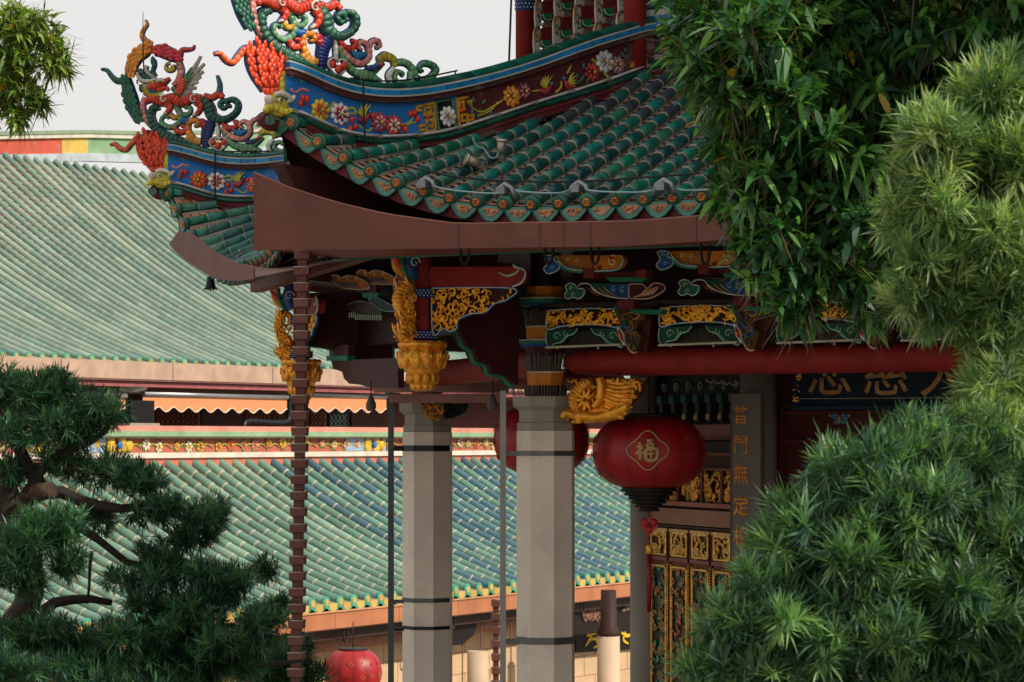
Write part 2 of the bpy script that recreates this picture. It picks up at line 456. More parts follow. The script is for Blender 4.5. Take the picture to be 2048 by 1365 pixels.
for i in (6, 7, 0, 1): roof_side(i, 11 + i)
# side index: 7 == front A (between corner 0 and 7), 0 == left B

# --- gutters with sheet-metal fascia and soffit
BROWN = C('68392d'); 
def gtop(t, L):
    d = min(t, L - t)
    return float(np.interp(d, [0, .35, .8, 1.3, 1.95, 3.4], [8.20, 8.06, 7.92, 7.80, 7.70, 7.66]))
def gbot(t, L, rear=False):
    d = min(t, L - t)
    if rear: return float(np.interp(d, [0, .3, .8, 1.4, 2.2, 3.4], [8.02, 7.82, 7.66, 7.55, 7.49, 7.48]))
    return float(np.interp(d, [0, 1.95, 3.4], [7.56, 7.51, 7.475]))
FGB = face_frame(0, 9.06)[0]
_bb = sorted(FGB.pxs([(338, 489), (350, 503), (375, 524), (418, 552), (447, 561), (480, 562), (507, 558)]))
_bt = sorted(FGB.pxs([(338, 488), (357, 462), (380, 466), (400, 480), (430, 505), (470, 525), (507, 536)]))
def side_b(tab, t): return float(np.interp(t, [p[0] for p in tab], [p[1] for p in tab]))
for i in (6, 7, 0, 1):
    fr, L = face_frame(i, 9.06); gm = MB(); N = 40
    tA = _bb[0][0] if i == 0 else 0
    if i == 1: L0 = L; L = L - 1.7
    T = [tA + (L - tA) * k / N for k in range(N + 1)]
    if i == 1: L = L0
    def bt(t):
        return side_b(_bb, t) if i == 0 else gbot(t, L, i == 1) + (.3 if i == 1 else 0)
    def tp(t):
        if i == 0: return max(side_b(_bt, t), bt(t) + .001)
        if i == 1: return bt(t) + .22
        return gtop(t, L)
    for k in range(N):
        t0, t1 = T[k], T[k + 1]
        prism(gm, fr, [(t0, bt(t0)), (t1, bt(t1)), (t1, tp(t1)), (t0, tp(t0))], BROWN, -.012, 0)
    go = build('gutter', gm, METAL, PAV)
    sm_ = MB()
    fi, Li = face_frame(i, 8.15)
    def zi(f): return 7.78 - .26 * f if i == 0 else (7.82 if i == 1 else 7.53)
    for k in range(N):
        f0, f1 = k / N, (k + 1) / N
        if (i == 0 and f0 * L < tA + .1) or (i == 1 and f1 * L > L - 1.7): continue
        z0, z1 = bt(f0 * L) + .012, bt(f1 * L) + .012
        sm_.poly([fr.P(f0 * L, z0, -.013), fr.P(f1 * L, z1, -.013), fi.P(f1 * Li, zi(f1), 0), fi.P(f0 * Li, zi(f0), 0)], C('7a2f2c') if i == 7 else C('8a5c50'))
        sm_.poly([fi.P(f0 * Li, zi(f0) + .01), fi.P(f1 * Li, zi(f1) + .01), fi.P(f1 * Li, zi(f1) - .015), fi.P(f0 * Li, zi(f0) - .015)], C('2d6a5a'))
    build('soffit', sm_, METAL, go)
    if i == 7:
        sm2 = MB()
        for x in (917, 1080, 1128, 1181, 1393, 1640, 1880):
            a, h = fr.px(x, 470); fbox(sm2, fr, a - .004, a + .004, gbot(a, L), gtop(a, L), -.005, .0015, C('2c1a17'))
            fbox(sm2, fr, a + .006, a + .010, gbot(a, L), gtop(a, L), -.005, .0025, C('7a4a40'))
        P = [fr.P(L * k / 40, gtop(L * k / 40, L) + .004, -.004) for k in range(41)]
        sm2.tube(P, .008, C('8a5a50'), n=5)
        build('seam', sm2, METAL, go)
        for x in (930, 1098, 1190, 1411):
            hk = MB(); fr2 = fa(8.7); pts = [fr2.px(x - 8, 488), fr2.px(x - 8, 512), fr2.px(x - 4, 527), fr2.px(x + 3, 527), fr2.px(x + 8, 512), fr2.px(x + 8, 490)]
            ribbon(hk, fr2, pts, .012, C('17130f'), 0, .012); build('gutter_hook', hk, METAL, go)

# --- hip ridges --------------------------------------------------
NR = radial(0); RR = radial(1)
lowpx = [(584,238),(620,259),(658,279),(710,292),(760,294),(805,292),(881,284),(965,255),(1056,224),(1187,186),(1302,142)]
toppx = [(574,112),(625,138),(666,156),(717,169),(760,172),(805,172),(856,165),(940,148),(965,143),(1056,117),(1173,72),(1302,36)]
LOW = NR.pxs(lowpx); TOP = NR.pxs(toppx)
def zl(a): return float(np.interp(a, [p[0] for p in LOW], [p[1] for p in LOW]))
def zt(a): return float(np.interp(a, [p[0] for p in TOP], [p[1] for p in TOP]))
SM = {}
A0, A1 = .02, 4.03
ag = np.linspace(A0, A1, 80)
zl_s = np.convolve(np.pad([zl(a) for a in ag], 4, 'edge'), np.ones(9) / 9, 'valid'); zt_s = np.convolve(np.pad([zt(a) for a in ag], 4, 'edge'), np.ones(9) / 9, 'valid')
def zL(a): return float(np.interp(a, ag, zl_s))
def zT(a): return float(np.interp(a, ag, zt_s))
def zf(a, f): return zL(a) + (zT(a) - zL(a)) * f
def band(mb, fr, f0, f1, hw, col, a0=A0, a1=A1, n=60, seg=0, rng=None, gap=None):
    A = np.linspace(a0, a1, n + 1); cur = col
    if seg:
        A = np.arange(a0, a1 + seg, seg)
        for j in range(len(A) - 1):
            c = jit(col, rng, .22); x0, x1 = A[j] + .004, min(A[j + 1], a1) - .003
            if x1 - x0 < .02: continue
            xm = [x0 + (x1 - x0) * q / 3 for q in range(4)]
            for q in range(3):
                prism(mb, fr, [(xm[q], zf(xm[q], f0)), (xm[q+1], zf(xm[q+1], f0)), (xm[q+1], zf(xm[q+1], f1)), (xm[q], zf(xm[q], f1))], c, -hw, hw)
        return
    for j in range(n):
        x0, x1 = A[j], A[j + 1]
        prism(mb, fr, [(x0, zf(x0, f0)), (x1, zf(x1, f0)), (x1, zf(x1, f1)), (x0, zf(x0, f1))], col, -hw, hw)
def roundcourse(mb, fr, f, rad, col, seg, rng, a0=A0, a1=A1, hw=.1):
    A = np.arange(a0, a1, seg)
    for x0 in A:
        x1 = min(a1, x0 + seg); c = jit(col, rng, .28); 
        xs = [x0 + .004, x0 + .012, (x0 + x1) / 2, x1 - .010, x1 - .003]
        mb.tube([fr.P(x, zf(x, f)) for x in xs], [rad * .9, rad, rad, rad, rad * .92], c, n=12, N=fr.n, dep=[hw] * 5)
    mb.tube([fr.P(x, zf(x, f)) for x in np.linspace(a0, a1, 50)], rad * .9, MORT, n=10, N=fr.n, dep=hw * .9)
def hip(i, variant, full):
    fr = radial(i); rng = random.Random(40 + i)
    core = MB()
    band(core, fr, -.16, .02, .09, WINE); band(core, fr, .12, .18, .085, C('8f8b84'))
    band(core, fr, .70, .79, .105, C('4a2524')); band(core, fr, .79, .815, .125, C('b9b2a4'))
    band(core, fr, .90, .93, .10, C('c4bfb2'))
    # base flange that carries the ridge down to the tiles
    core.tube([fr.P(x, zf(x, -.04)) for x in np.linspace(A0 + .02, A1, 60)], .018, C('7a2a2c'), n=8, N=fr.n, dep=.11)
    h = build('hip_ridge', core, PLASTER, PAV)
    blue = MB(); band(blue, fr, .815, .90, .115, C('1282ba'), seg=.16, rng=rng); build('blue_course', blue, MOSAIC, h)
    gt = MB(); roundcourse(gt, fr, .965, .042, C('0f5d4e'), .24, rng, hw=.1); roundcourse(gt, fr, .06, .036, C('0e5648'), .17, rng, hw=.12)
    build('green_tile_course', gt, GLAZE, h)
    pn = MB(); asp = NR.px(905, 220)[0]
    band(pn, fr, .17, .71, .055, C('1a74c4'), A0, asp); band(pn, fr, .17, .71, .055, C('56181c'), asp, A1)
    build('ridge_panel', pn, PLASTER, h)
    ln = MB()
    for x0 in np.arange(.12, 3.7, .42):
        ln.tube([fr.P(x, zf(x, .155), .1) for x in np.linspace(x0, x0 + .38, 5)], .011, C('c9c7c0'), n=6)
    build('light_strip', ln, METAL, h)
    if not full: return h
    fl = MB(); d = .065
    def Q(x, y): return NR.px(x, y)       # traced on the near ridge, shared by both
    LG = C('2a6e4c'); OL = C('b9b63a')
    Z2 = lambda x, y: Q(420 + x / 3.9, y / 3.9)
    Z3 = lambda x, y: Q(880 + x / 3.413, y / 3.413)
    F = [(830, 865, 'd9c535', 'e0552a', 14), (980, 895, 'ece4e2', 'a8202c', 14), (1290, 960, 'a04854', 'e89aa0', 13), (1400, 985, 'dd3a28', 'e8e8e4', 13)]
    if variant: F = [(830, 865, 'd8402c', 'e8922c', 14), (980, 895, 'f0ece6', 'd04030', 14), (1290, 960, 'e0602a', 'e89aa0', 13), (1400, 985, 'dd3a28', 'e8e8e4', 13)]
    for x, y, c1, c2, r in F:
        a, hh = Z2(x, y); fl = MB(); flower(fl, fr, a, hh, r * .0074, C(c1), C(c2), d, leaf=LG, rng=rng); build('relief_flower', fl, MOSAIC, h)
    for x, y, c1, c2, r in [(460, 665, 'e88a2c', 'ecc050', 14), (545, 630, '6e2a3a', 'dc8090', 12), (1010, 500, '9c3038', 'e04a30', 13), (1095, 425, 'e4e2de', 'b8b4b0', 15), (1185, 450, '8a7a7c', 'e0a0a8', 12)]:
        a, hh = Z3(x, y); fl = MB(); flower(fl, fr, a, hh, r * .0076, C(c1), C(c2), d, leaf=LG, rng=rng); build('relief_flower', fl, MOSAIC, h)
    def vine(pts, w, c, f=Z2):
        fl = MB(); ribbon(fl, fr, [f(*p) for p in pts], w, C(c), d - .012, .012, n=6); build('relief_vine', fl, MOSAIC, h)
    vine([(600, 700), (640, 730), (690, 700), (745, 720)], .014, 'd88a90')
    vine([(880, 860), (920, 840), (940, 800)], .012, 'b9b63a'); vine([(860, 970), (880, 900)], .012, 'b9b63a')
    vine([(1040, 860), (1090, 850), (1110, 890), (1060, 895)], .014, 'b9b63a')
    vine([(1130, 980), (1200, 1030), (1240, 1000)], .010, 'b9b63a'); vine([(1450, 985), (1530, 960), (1560, 900)], .010, 'b9b63a')
    vine([(1500, 980), (1570, 960), (1600, 930)], .009, 'b9b63a')
    vine([(660, 790), (700, 820), (760, 835)], .007, '8a2a4a'); vine([(1010, 950), (1060, 1000), (1100, 995)], .006, '8a2a4a')
    for x, y in ((690, 770), (720, 780), (672, 815), (1073, 940), (1100, 995), (1058, 1015), (1235, 910), (1530, 895), (1560, 890), (1587, 935), (1490, 1015)):
        fl = MB(); a, hh = Z2(x, y); fl.ball(fr.P(a, hh, d), .026, jit(C('dd3c2c'), rng, .15), (1, 1, 1.2), 7); build('relief_berry', fl, MOSAIC, h)
    # birds
    for (x, y, f, s) in ((1165, 920, Z2, 1.), (690, 610, Z3, 1.), (840, 580, Z3, -.8)):
        fl = MB(); a, hh = f(x, y)
        ribbon(fl, fr, [(a - .06 * s, hh - .02), (a, hh - .03), (a + .05 * s, hh + .03)], [.02, .03, .012], C('a83040'), d + .01, .02)
        for k in range(6):
            t = math.radians(70 + 18 * k * (1 if s > 0 else -1)); Lr = .13 - .01 * k
            ribbon(fl, fr, [(a, hh), (a + Lr * math.cos(t) * .5, hh + Lr * .5 * math.sin(t)), (a + Lr * math.cos(t - .2), hh + Lr * math.sin(t - .2))], [.008, .011, .003], C('c9bc3c'), d + .012, .008, n=5)
        fl.ball(fr.P(a + .06 * s, hh + .045, d + .01), .018, C('3a88b0'), n=6); build('relief_bird', fl, MOSAIC, h)
    vine([(190, 740), (260, 770), (340, 730), (400, 690)], .009, 'c9b93c', Z3); vine([(240, 795), (320, 760), (370, 700)], .007, 'c9b93c', Z3)
    vine([(600, 630), (660, 620)], .008, 'c9b93c', Z3); vine([(760, 640), (800, 600), (800, 560)], .010, 'c9b93c', Z3)
    vine([(840, 510), (860, 470), (870, 450)], .010, 'c9b93c', Z3); vine([(870, 600), (930, 560), (960, 520)], .010, '3a7a5c', Z3)
    vine([(1010, 410), (1060, 450), (1110, 520), (1140, 545)], .014, 'b9b63a', Z3)
    for x, y in ((170, 720), (190, 765), (320, 780), (235, 800), (270, 700), (200, 690), (905, 525), (895, 570), (950, 455), (975, 560), (875, 520), (1235, 350), (1260, 390), (1215, 380)):
        fl = MB(); a, hh = Z3(x, y); t = rng.uniform(0, 6.3)
        fl.ball(fr.P(a, hh, d), .028, jit(C('2a7456'), rng, .3), (1.2, .55, .4), 6, (fr.a * math.cos(t) + UP * math.sin(t), fr.a * -math.sin(t) + UP * math.cos(t), fr.n)); build('relief_leaf', fl, MOSAIC, h)
    # golden key fret and framed panel
    key = MB(); kc = C('c8922e')
    def kf(pts, f=Z2, c=kc, w=.011):
        P = [f(*p) for p in pts]
        for q in range(len(P) - 1):
            (a0, h0), (a1, h1) = P[q], P[q + 1]; T = unit(V(a1 - a0, h1 - h0)); B = V(-T[1], T[0]) * w; e = T * w
            prism(key, fr, [(a0 - e[0] + B[0], h0 - e[1] + B[1]), (a1 + e[0] + B[0], h1 + e[1] + B[1]), (a1 + e[0] - B[0], h1 + e[1] - B[1]), (a0 - e[0] - B[0], h0 - e[1] - B[1])], c, .056, .072 + .001 * (q % 3))
    kf([(1640, 825), (1710, 810), (1725, 1020), (1655, 1035), (1655, 945), (1700, 940), (1700, 990), (1675, 992)])
    kf([(1710, 895), (1640, 905), (1640, 850), (1685, 843), (1685, 880), (1665, 882)]); kf([(1630, 830), (1575, 840), (1580, 870), (1605, 866)]); kf([(1650, 980), (1600, 990), (1605, 1025), (1630, 1020)])
    build('key_fret', key, GOLD, h); key = MB()
    kf([(1970, 765), (1890, 780), (1910, 1000), (1975, 985), (1970, 900), (1925, 905), (1930, 950), (1950, 948)])
    kf([(1900, 870), (1945, 862), (1940, 800), (1910, 805), (1912, 835)]); kf([(1975, 800), (2000, 795), (2000, 830)]); kf([(1975, 945), (2015, 935), (2015, 905), (1990, 910)])
    build('key_fret', key, GOLD, h); key = MB()
    kf([(1360, 320), (1375, 440), (1320, 455), (1315, 385), (1350, 380), (1352, 415), (1335, 418)], Z3); kf([(1315, 345), (1345, 335), (1340, 310)], Z3); kf([(1310, 450), (1275, 462), (1280, 440), (1300, 435)], Z3)
    build('key_fret', key, GOLD, h)
    fp = MB(); q = [Z2(1728, 800), Z2(1856, 782), Z2(1885, 1005), Z2(1752, 1025)]
    prism(fp, fr, q, C('0c1418'), .05, .062)
    for e in range(4):
        ribbon(fp, fr, [q[e], ((q[e][0] + q[(e+1) % 4][0]) / 2, (q[e][1] + q[(e+1) % 4][1]) / 2), q[(e + 1) % 4]], .014, C('3d7a62'), .064, .012, n=4)
    a, hh = Z2(1820, 915); flower(fp, fr, a, hh, .095, C('eae6e0'), C('d8d0cc'), .07, rng=rng)
    for x, y in ((1662, 916), (1930, 868)): a, hh = Z2(x, y); fp.ball(fr.P(a, hh, .07), .022, C('e03c28'), n=7)
    build('framed_panel', fp, MOSAIC, h)
    return h
def finial(i):
    fr = radial(i); rng = random.Random(5 + i)
    Zr = lambda x, y: RR.px(180 + x / 3.9, y / 3.9)               # traced on the rear finial
    Zn = lambda x, y: NR.px(180 + x / 3.9, y / 3.9)               # near finial, first enlargement
    Zm = lambda x, y: NR.px(420 + x / 3.9, y / 3.9)
    s = .00138
    BL = C('0f4f8c')
    tw = MB()     # scrollwork
    def rb(mb, pts, w, col, f=Zr, d=0., dep=.026, tile=.05, back=BL):
        W = [x * s * 1.12 for x in (w if hasattr(w, '__len__') else [w, w])]
        ribbon(mb, fr, [f(*p) for p in pts], W, C(col), d, dep, tile, rng, back)
    def sc(mb, pts, w, col, f=Zr, d=.01, size=.045):
        P = [f(*p) for p in pts]; W = [x * s * 1.1 for x in w]
        ribbon(mb, fr, P, [x + .012 for x in W], BL, d - .02, .02); scales(mb, fr, P, W, C(col), d, rng, size)
    def rs(mb, x, y, r, col, w=10, a0=0., turns=1.1, f=Zr, d=.03, tile=0):
        cx, cy = f(x, y); ribbon(mb, fr, spiral(cx, cy, r * s, r * s * .15, a0, turns), [w * s, w * s, w * s * .6], C(col), d, .012, tile, rng)
    DG, LGn, OR, RD, PK, YL = '1f5c4a', '6a9c72', 'e08a20', 'd8402a', 'd88a84', 'c9b432'
    # outer spine, orange and red flame arcs
    sc(tw, [(395, 945), (345, 850), (310, 740), (290, 660), (275, 600)], [34, 44, 48, 42, 30], DG)
    rb(tw, [(290, 620), (215, 632), (170, 600), (130, 550), (85, 540)], [26, 20, 15, 11, 6], DG)
    sc(tw, [(325, 590), (325, 520), (370, 440), (430, 395), (470, 340)], [30, 42, 46, 46, 30], OR)
    rb(tw, [(465, 350), (425, 315), (403, 275), (420, 225), (442, 195), (430, 155)], [24, 18, 15, 14, 11, 4], OR)
    sc(tw, [(505, 395), (565, 400), (640, 430), (715, 465)], [34, 44, 42, 26], 'c9283a')
    rb(tw, [(700, 435), (715, 392), (765, 388), (803, 378), (810, 352)], [18, 16, 14, 11, 5], 'c9383a')
    rb(tw, [(690, 480), (708, 560), (685, 630), (645, 665)], [20, 24, 22, 14], PK)
    rb(tw, [(510, 600), (488, 560), (500, 510), (490, 465), (500, 450)], [13, 14, 14, 18, 14], DG)
    rb(tw, [(640, 510), (650, 540), (615, 550), (590, 530), (600, 500), (625, 495)], [14, 15, 14, 12, 10, 7], YL)
    # green rails running down into the ridge
    rb(tw, [(540, 830), (490, 845), (470, 910), (510, 1000), (600, 1065), (720, 1110), (800, 1140)], [20, 26, 28, 30, 32, 30, 22], DG, dep=.06)
    rb(tw, [(430, 760), (410, 820), (425, 910), (480, 985), (520, 1020)], [18, 20, 20, 18, 12], PK)
    rb(tw, [(640, 680), (685, 740), (670, 820), (705, 900), (690, 960), (625, 995), (560, 965), (560, 920), (600, 905), (615, 930)], [15, 18, 18, 18, 18, 17, 16, 14, 12, 8], LGn)
    rb(tw, [(700, 895), (760, 895), (785, 855), (755, 830), (735, 850)], [16, 16, 14, 12, 8], LGn)
    rb(tw, [(620, 890), (655, 918), (690, 905), (705, 870)], [14, 16, 14, 8], 'd8a030')
    rb(tw, [(655, 985), (690, 1032), (745, 1020), (735, 985), (705, 985)], [14, 18, 18, 14, 8], RD)
    rb(tw, [(800, 1085), (765, 1020), (775, 950), (830, 940), (845, 975), (810, 985)], [22, 20, 18, 18, 16, 8], OR)
    rb(tw, [(745, 1080), (800, 1100), (865, 1110)], [18, 30, 20], 'e09a3a')
    rb(tw, [(705, 930), (745, 945), (780, 925)], [20, 28, 14], '1560a8', tile=0)
    rb(tw, [(850, 950), (880, 965), (890, 1010)], [22, 28, 12], 'c02838')
    rb(tw, [(860, 770), (920, 825), (945, 900), (1010, 935), (1080, 920), (1140, 870), (1150, 810), (1110, 775), (1065, 790), (1075, 825), (1100, 825)], [26, 34, 42, 34, 26, 22, 20, 20, 18, 14, 8], DG, dep=.05)
    rb(tw, [(1075, 790), (1035, 790), (1010, 815), (1040, 845), (1070, 830)], [16, 16, 16, 15, 8], DG)
    rb(tw, [(885, 745), (950, 762), (1000, 735), (1035, 765)], [16, 20, 22, 16], RD)
    rb(tw, [(1005, 725), (1010, 660), (990, 590)], [20, 14, 8], '3a7a74')
    rb(tw, [(965, 925), (925, 990), (905, 1060), (900, 1150)], [22, 42, 36, 22], '12246e', tile=.03)
    rb(tw, [(990, 950), (1000, 1020), (1000, 1085)], [10, 12, 10], 'd8d4cc')
    rb(tw, [(1025, 955), (1075, 1000), (1130, 995), (1145, 955), (1115, 950)], [10, 16, 18, 15, 8], RD)
    rb(tw, [(1025, 995), (1100, 1065), (1190, 1085), (1245, 1040), (1235, 970), (1190, 950), (1165, 980), (1195, 1005)], [10, 16, 18, 18, 17, 15, 13, 8], PK)
    rb(tw, [(1245, 985), (1265, 945), (1310, 930), (1325, 965), (1295, 975)], [14, 15, 14, 12, 7], PK)
    rb(tw, [(1110, 1010), (1160, 1040), (1225, 1020)], [8, 24, 6], '1a78b0', tile=.02)
    rb(tw, [(1025, 1000), (1080, 1100), (1170, 1150), (1270, 1130), (1345, 1065)], [10, 18, 22, 22, 18], LGn)
    # tail to the right, traced on the near finial
    rb(tw, [(1310, 470), (1370, 440), (1430, 465), (1440, 525)], [14, 24, 22, 12], 'b8a838', Zm)
    rb(tw, [(1435, 530), (1395, 590), (1410, 655)], [12, 16, 12], 'd8d8d4', Zm)
    rb(tw, [(1455, 490), (1530, 490), (1590, 550), (1610, 620)], [14, 18, 18, 14], LGn, Zm)
    rb(tw, [(1570, 560), (1560, 640), (1490, 655), (1440, 615), (1460, 565), (1505, 570), (1500, 600)], [14, 16, 16, 15, 13, 11, 7], LGn, Zm)
    rb(tw, [(1600, 590), (1650, 625), (1720, 610), (1765, 545), (1720, 500), (1660, 500), (1635, 540), (1665, 560)], [14, 17, 18, 18, 17, 16, 13, 8], '4c8a64', Zm)
    rb(tw, [(1170, 630), (1230, 590), (1330, 640)], [16, 26, 14], LGn, Zm)
    rb(tw, [(1210, 530), (1260, 540), (1310, 515)], [10, 18, 10], '20306e', Zm, d=.02); rb(tw, [(1310, 500), (1330, 520)], [14, 14], 'c02a30', Zm, d=.03, tile=0)
    # red cloud head with pale edge
    for (x, y, r) in ((965, 1115, 27), (1050, 1115, 27), (1007, 1140, 30)):
        cx, cy = Zr(x, y); tw.ball(fr.P(cx, cy, .03), r * s, jit(C(RD), rng, .1), (1, 1, .6), 9, (fr.a, UP, fr.n))
    rb(tw, [(1000, 1090), (975, 1075), (940, 1095), (940, 1130), (1005, 1180), (1065, 1135), (1068, 1095), (1035, 1075), (1008, 1092)], [6] * 2, 'd8d0c4', d=.02, tile=0)
    build_f = build('dragon_finial', tw, MOSAIC, PAV)
    # ---- flying dragon
    dr = MB()
    rb(dr, [(430, 800), (480, 775), (560, 790), (640, 770), (720, 800), (800, 765), (870, 765)], [14, 28, 36, 34, 32, 30, 20], RD, d=.02, dep=.05, tile=.035)
    rb(dr, [(595, 800), (630, 840), (600, 885)], [30, 20, 14], RD, d=.03); rb(dr, [(835, 790), (868, 840), (835, 900)], [30, 20, 14], RD, d=.03)
    rb(dr, [(605, 880), (575, 895)], [13, 5], 'd8d0c8', d=.03, tile=0); rb(dr, [(835, 890), (800, 910)], [15, 6], 'd8d0c8', d=.03, tile=0)
    rs(dr, 590, 780, 34, 'd8ccc4', 7, 1, 1.1, d=.07); rs(dr, 822, 780, 36, 'd8ccc4', 7, 1, 1.1, d=.07)
    rb(dr, [(425, 750), (440, 735), (470, 760), (455, 800)], [16, 16, 14, 12], 'e07a6a', d=.0)
    rb(dr, [(465, 690), (520, 668), (580, 650), (630, 615)], [16, 28, 22, 10], RD, d=.06, dep=.05)
    rb(dr, [(500, 690), (560, 695), (600, 690), (620, 715)], [22, 22, 14, 6], RD, d=.05)
    rb(dr, [(530, 650), (570, 635), (600, 645)], [10, 12, 8], 'd8d0c8', d=.1, tile=0)
    cx, cy = Zr(520, 645); dr.ball(fr.P(cx, cy, .105), .024, C('d8c840'), n=8); dr.ball(fr.P(cx + .004, cy, .122), .012, C('0a0a0a'), n=7)
    for k in range(15):
        t = math.radians(165 + 11 * k); cx, cy = Zr(505, 680)
        for q, (r0, r1, c_) in enumerate(((.2, .62, '2a86b8'), (.6, 1.0, 'c9b432'))):
            ribbon(dr, fr, [(cx + .13 * r0 * math.cos(t), cy + .13 * r0 * math.sin(t)), (cx + .13 * r1 * math.cos(t + .1), cy + .13 * r1 * math.sin(t + .1))], [.012, .006], C(c_), .035 + .008 * q, .01, n=5)
    rb(dr, [(535, 625), (470, 640), (415, 635), (385, 600), (375, 570)], [12, 14, 14, 12, 8], 'd0ccc4', d=.05, tile=0)
    rb(dr, [(510, 615), (470, 585), (440, 550), (450, 515)], [12, 13, 13, 14], 'b8b4ac', d=.03, tile=0)
    rb(dr, [(480, 620), (430, 600), (395, 560), (375, 550)], [14, 20, 20, 12], DG, d=.01)
    rb(dr, [(440, 700), (400, 700), (395, 660)], [10, 14, 10], DG); rb(dr, [(370, 640), (365, 640)], [16, 14], RD)
    dg = build('dragon', dr, MOSAIC, build_f)
    wg = MB()
    tips = [(690, 770), (735, 775), (770, 750), (800, 725), (835, 690), (850, 640), (870, 600), (890, 560), (898, 500), (868, 440)]
    for k, (x, y) in enumerate(tips):
        bx, by = 700 + k * 6, 740 - k * 14; mx, my = (bx + x) / 2 + 6, (by + y) / 2 + 4
        rb(wg, [(bx, by), (mx, my), (x, y)], [12, 18, 12], 'aaa49c', d=.01 + .004 * (k % 3), tile=0, back=None, dep=.014)
        rb(wg, [(bx - 12, by - 4), (mx - 18, my - 2)], [9, 6], '4c8a5c', d=.035, tile=0, back=None, dep=.012)
    rb(wg, [(695, 740), (715, 690), (735, 620)], [20, 34, 22], 'dd4a2c', d=.04, tile=.03, back=None)
    build('wing', wg, MOSAIC, build_f)
    # ---- red scaled crest and tongue, beast head under it (traced near)
    cr = MB()
    tipp = [(1235, 350), (1300, 315), (1355, 345), (1412, 360), (1447, 395), (1487, 430), (1525, 475)]
    bs = [(1350, 715), (1367, 720), (1384, 722), (1401, 722), (1418, 720), (1433, 715), (1446, 705)]
    for k in range(7):
        (x0, y0), (x1, y1) = bs[k], tipp[k]
        mid = ((x0 + x1) / 2 - 14 + k * 3 + (-22 if k == 0 else 0), (y0 + y1) / 2)
        sc(cr, [(x0, y0), mid, (x1, y1)], [9, 20, 25, 20], 'e0451f', Zn, .012 * (k % 2) + .01, .044)
    rb(cr, [(1300, 395), (1215, 385), (1165, 435), (1120, 488), (1065, 470), (1020, 420), (975, 422)], [24, 20, 17, 16, 14, 13, 7], 'e0602a', Zn)
    rb(cr, [(1495, 745), (1488, 650), (1515, 565), (1560, 510), (1575, 480)], [24, 28, 28, 24, 14], 'c2b234', Zn, d=.02)
    rs(cr, 1556, 570, 36, 'd8d090', 7, 2, 1.1, Zn, d=.06)
    rb(cr, [(1540, 745), (1560, 680), (1600, 620), (1640, 590)], [20, 24, 24, 14], '4a8a5e', Zn, d=.01); rs(cr, 1638, 625, 34, '8ab090', 8, 0, 1.2, Zn, d=.05)
    build('flame_crest', cr, MOSAIC, build_f)
    hd = MB()
    def bl(x, y, r, c_, sq=(1, 1, .6), d=.05, n=9): cx, cy = Zn(x, y); hd.ball(fr.P(cx, cy, d), r * s * .95, C(c_), sq, n, (fr.a, UP, fr.n))
    bl(1450, 830, 92, 'c9bc4a', (1, .85, .5), .02, 12); bl(1365, 785, 34, 'd8ccc0', d=.06); bl(1420, 780, 44, 'b8ac3c', d=.05)
    bl(1437, 790, 17, 'e8e8e0', d=.09); bl(1440, 790, 9, '123040', d=.105)
    for k in range(22):
        t = math.radians(-130 + 8.4 * k); cx, cy = Zn(1485, 845)
        ribbon(hd, fr, [(cx + .07 * math.cos(t), cy + .07 * math.sin(t)), (cx + .145 * math.cos(t - .1), cy + .145 * math.sin(t - .1))], [.010, .004], C('e0dacb'), .0 + .006 * (k % 2), .01, n=5)
    rb(hd, [(1400, 745), (1450, 738), (1500, 755), (1530, 790)], [12, 15, 15, 9], 'dcd6c8', Zn, d=.08, tile=0, back=None)
    rb(hd, [(1325, 880), (1350, 850), (1410, 855), (1470, 880), (1530, 870)], [15, 20, 16, 18, 13], 'd6c440', Zn, d=.08, back=None)
    rb(hd, [(1560, 755), (1530, 790), (1505, 800)], [10, 16, 8], 'e2dcd2', Zn, d=.07, tile=0, back=None)
    for k in range(7): bl(1420 + 18 * k, 895 - abs(k - 2) * 3, 17, 'd2c65a', (1, 1.2, .5), .06, 7)
    build('beast_head', hd, MOSAIC, build_f)
    st = MB(); cx, cy = Zn(1390, 945); 
    st.tube([fr.P(cx - .02, cy, .05), fr.P(cx - .02, cy, .075)], [.045, .04], C('4f7466'), n=12)
    rb(st, [(1340, 900), (1400, 960), (1480, 980)], [36, 42, 30], '5e2024', Zn, d=-.02, tile=0, back=None, dep=.07)
    build('corner_block', st, PLASTER, build_f)
    return build_f
for i, var, full in ((0, 0, True), (1, 1, True), (7, 0, False), (2, 0, False)): hip(i, var, full)
finial(0); finial(1)

# dark corner rafter under each hip
for i in (0, 1, 7):
    fr = radial(i); mb = MB()
    prism(mb, fr, [(.3, 8.26), (.5, 8.22), (1.2, 8.1), (2.2, 8.0), (2.2, 7.6), (1.0, 7.75)] if i == 1 else [(-.02, 8.28), (.35, 8.25), (1.2, 8.1), (2.2, 8.0), (2.2, 7.5), (.8, 7.62), (.15, 7.98)], C('45201f'), -.09, .09)
    build('corner_rafter', mb, PAINT, PAV)

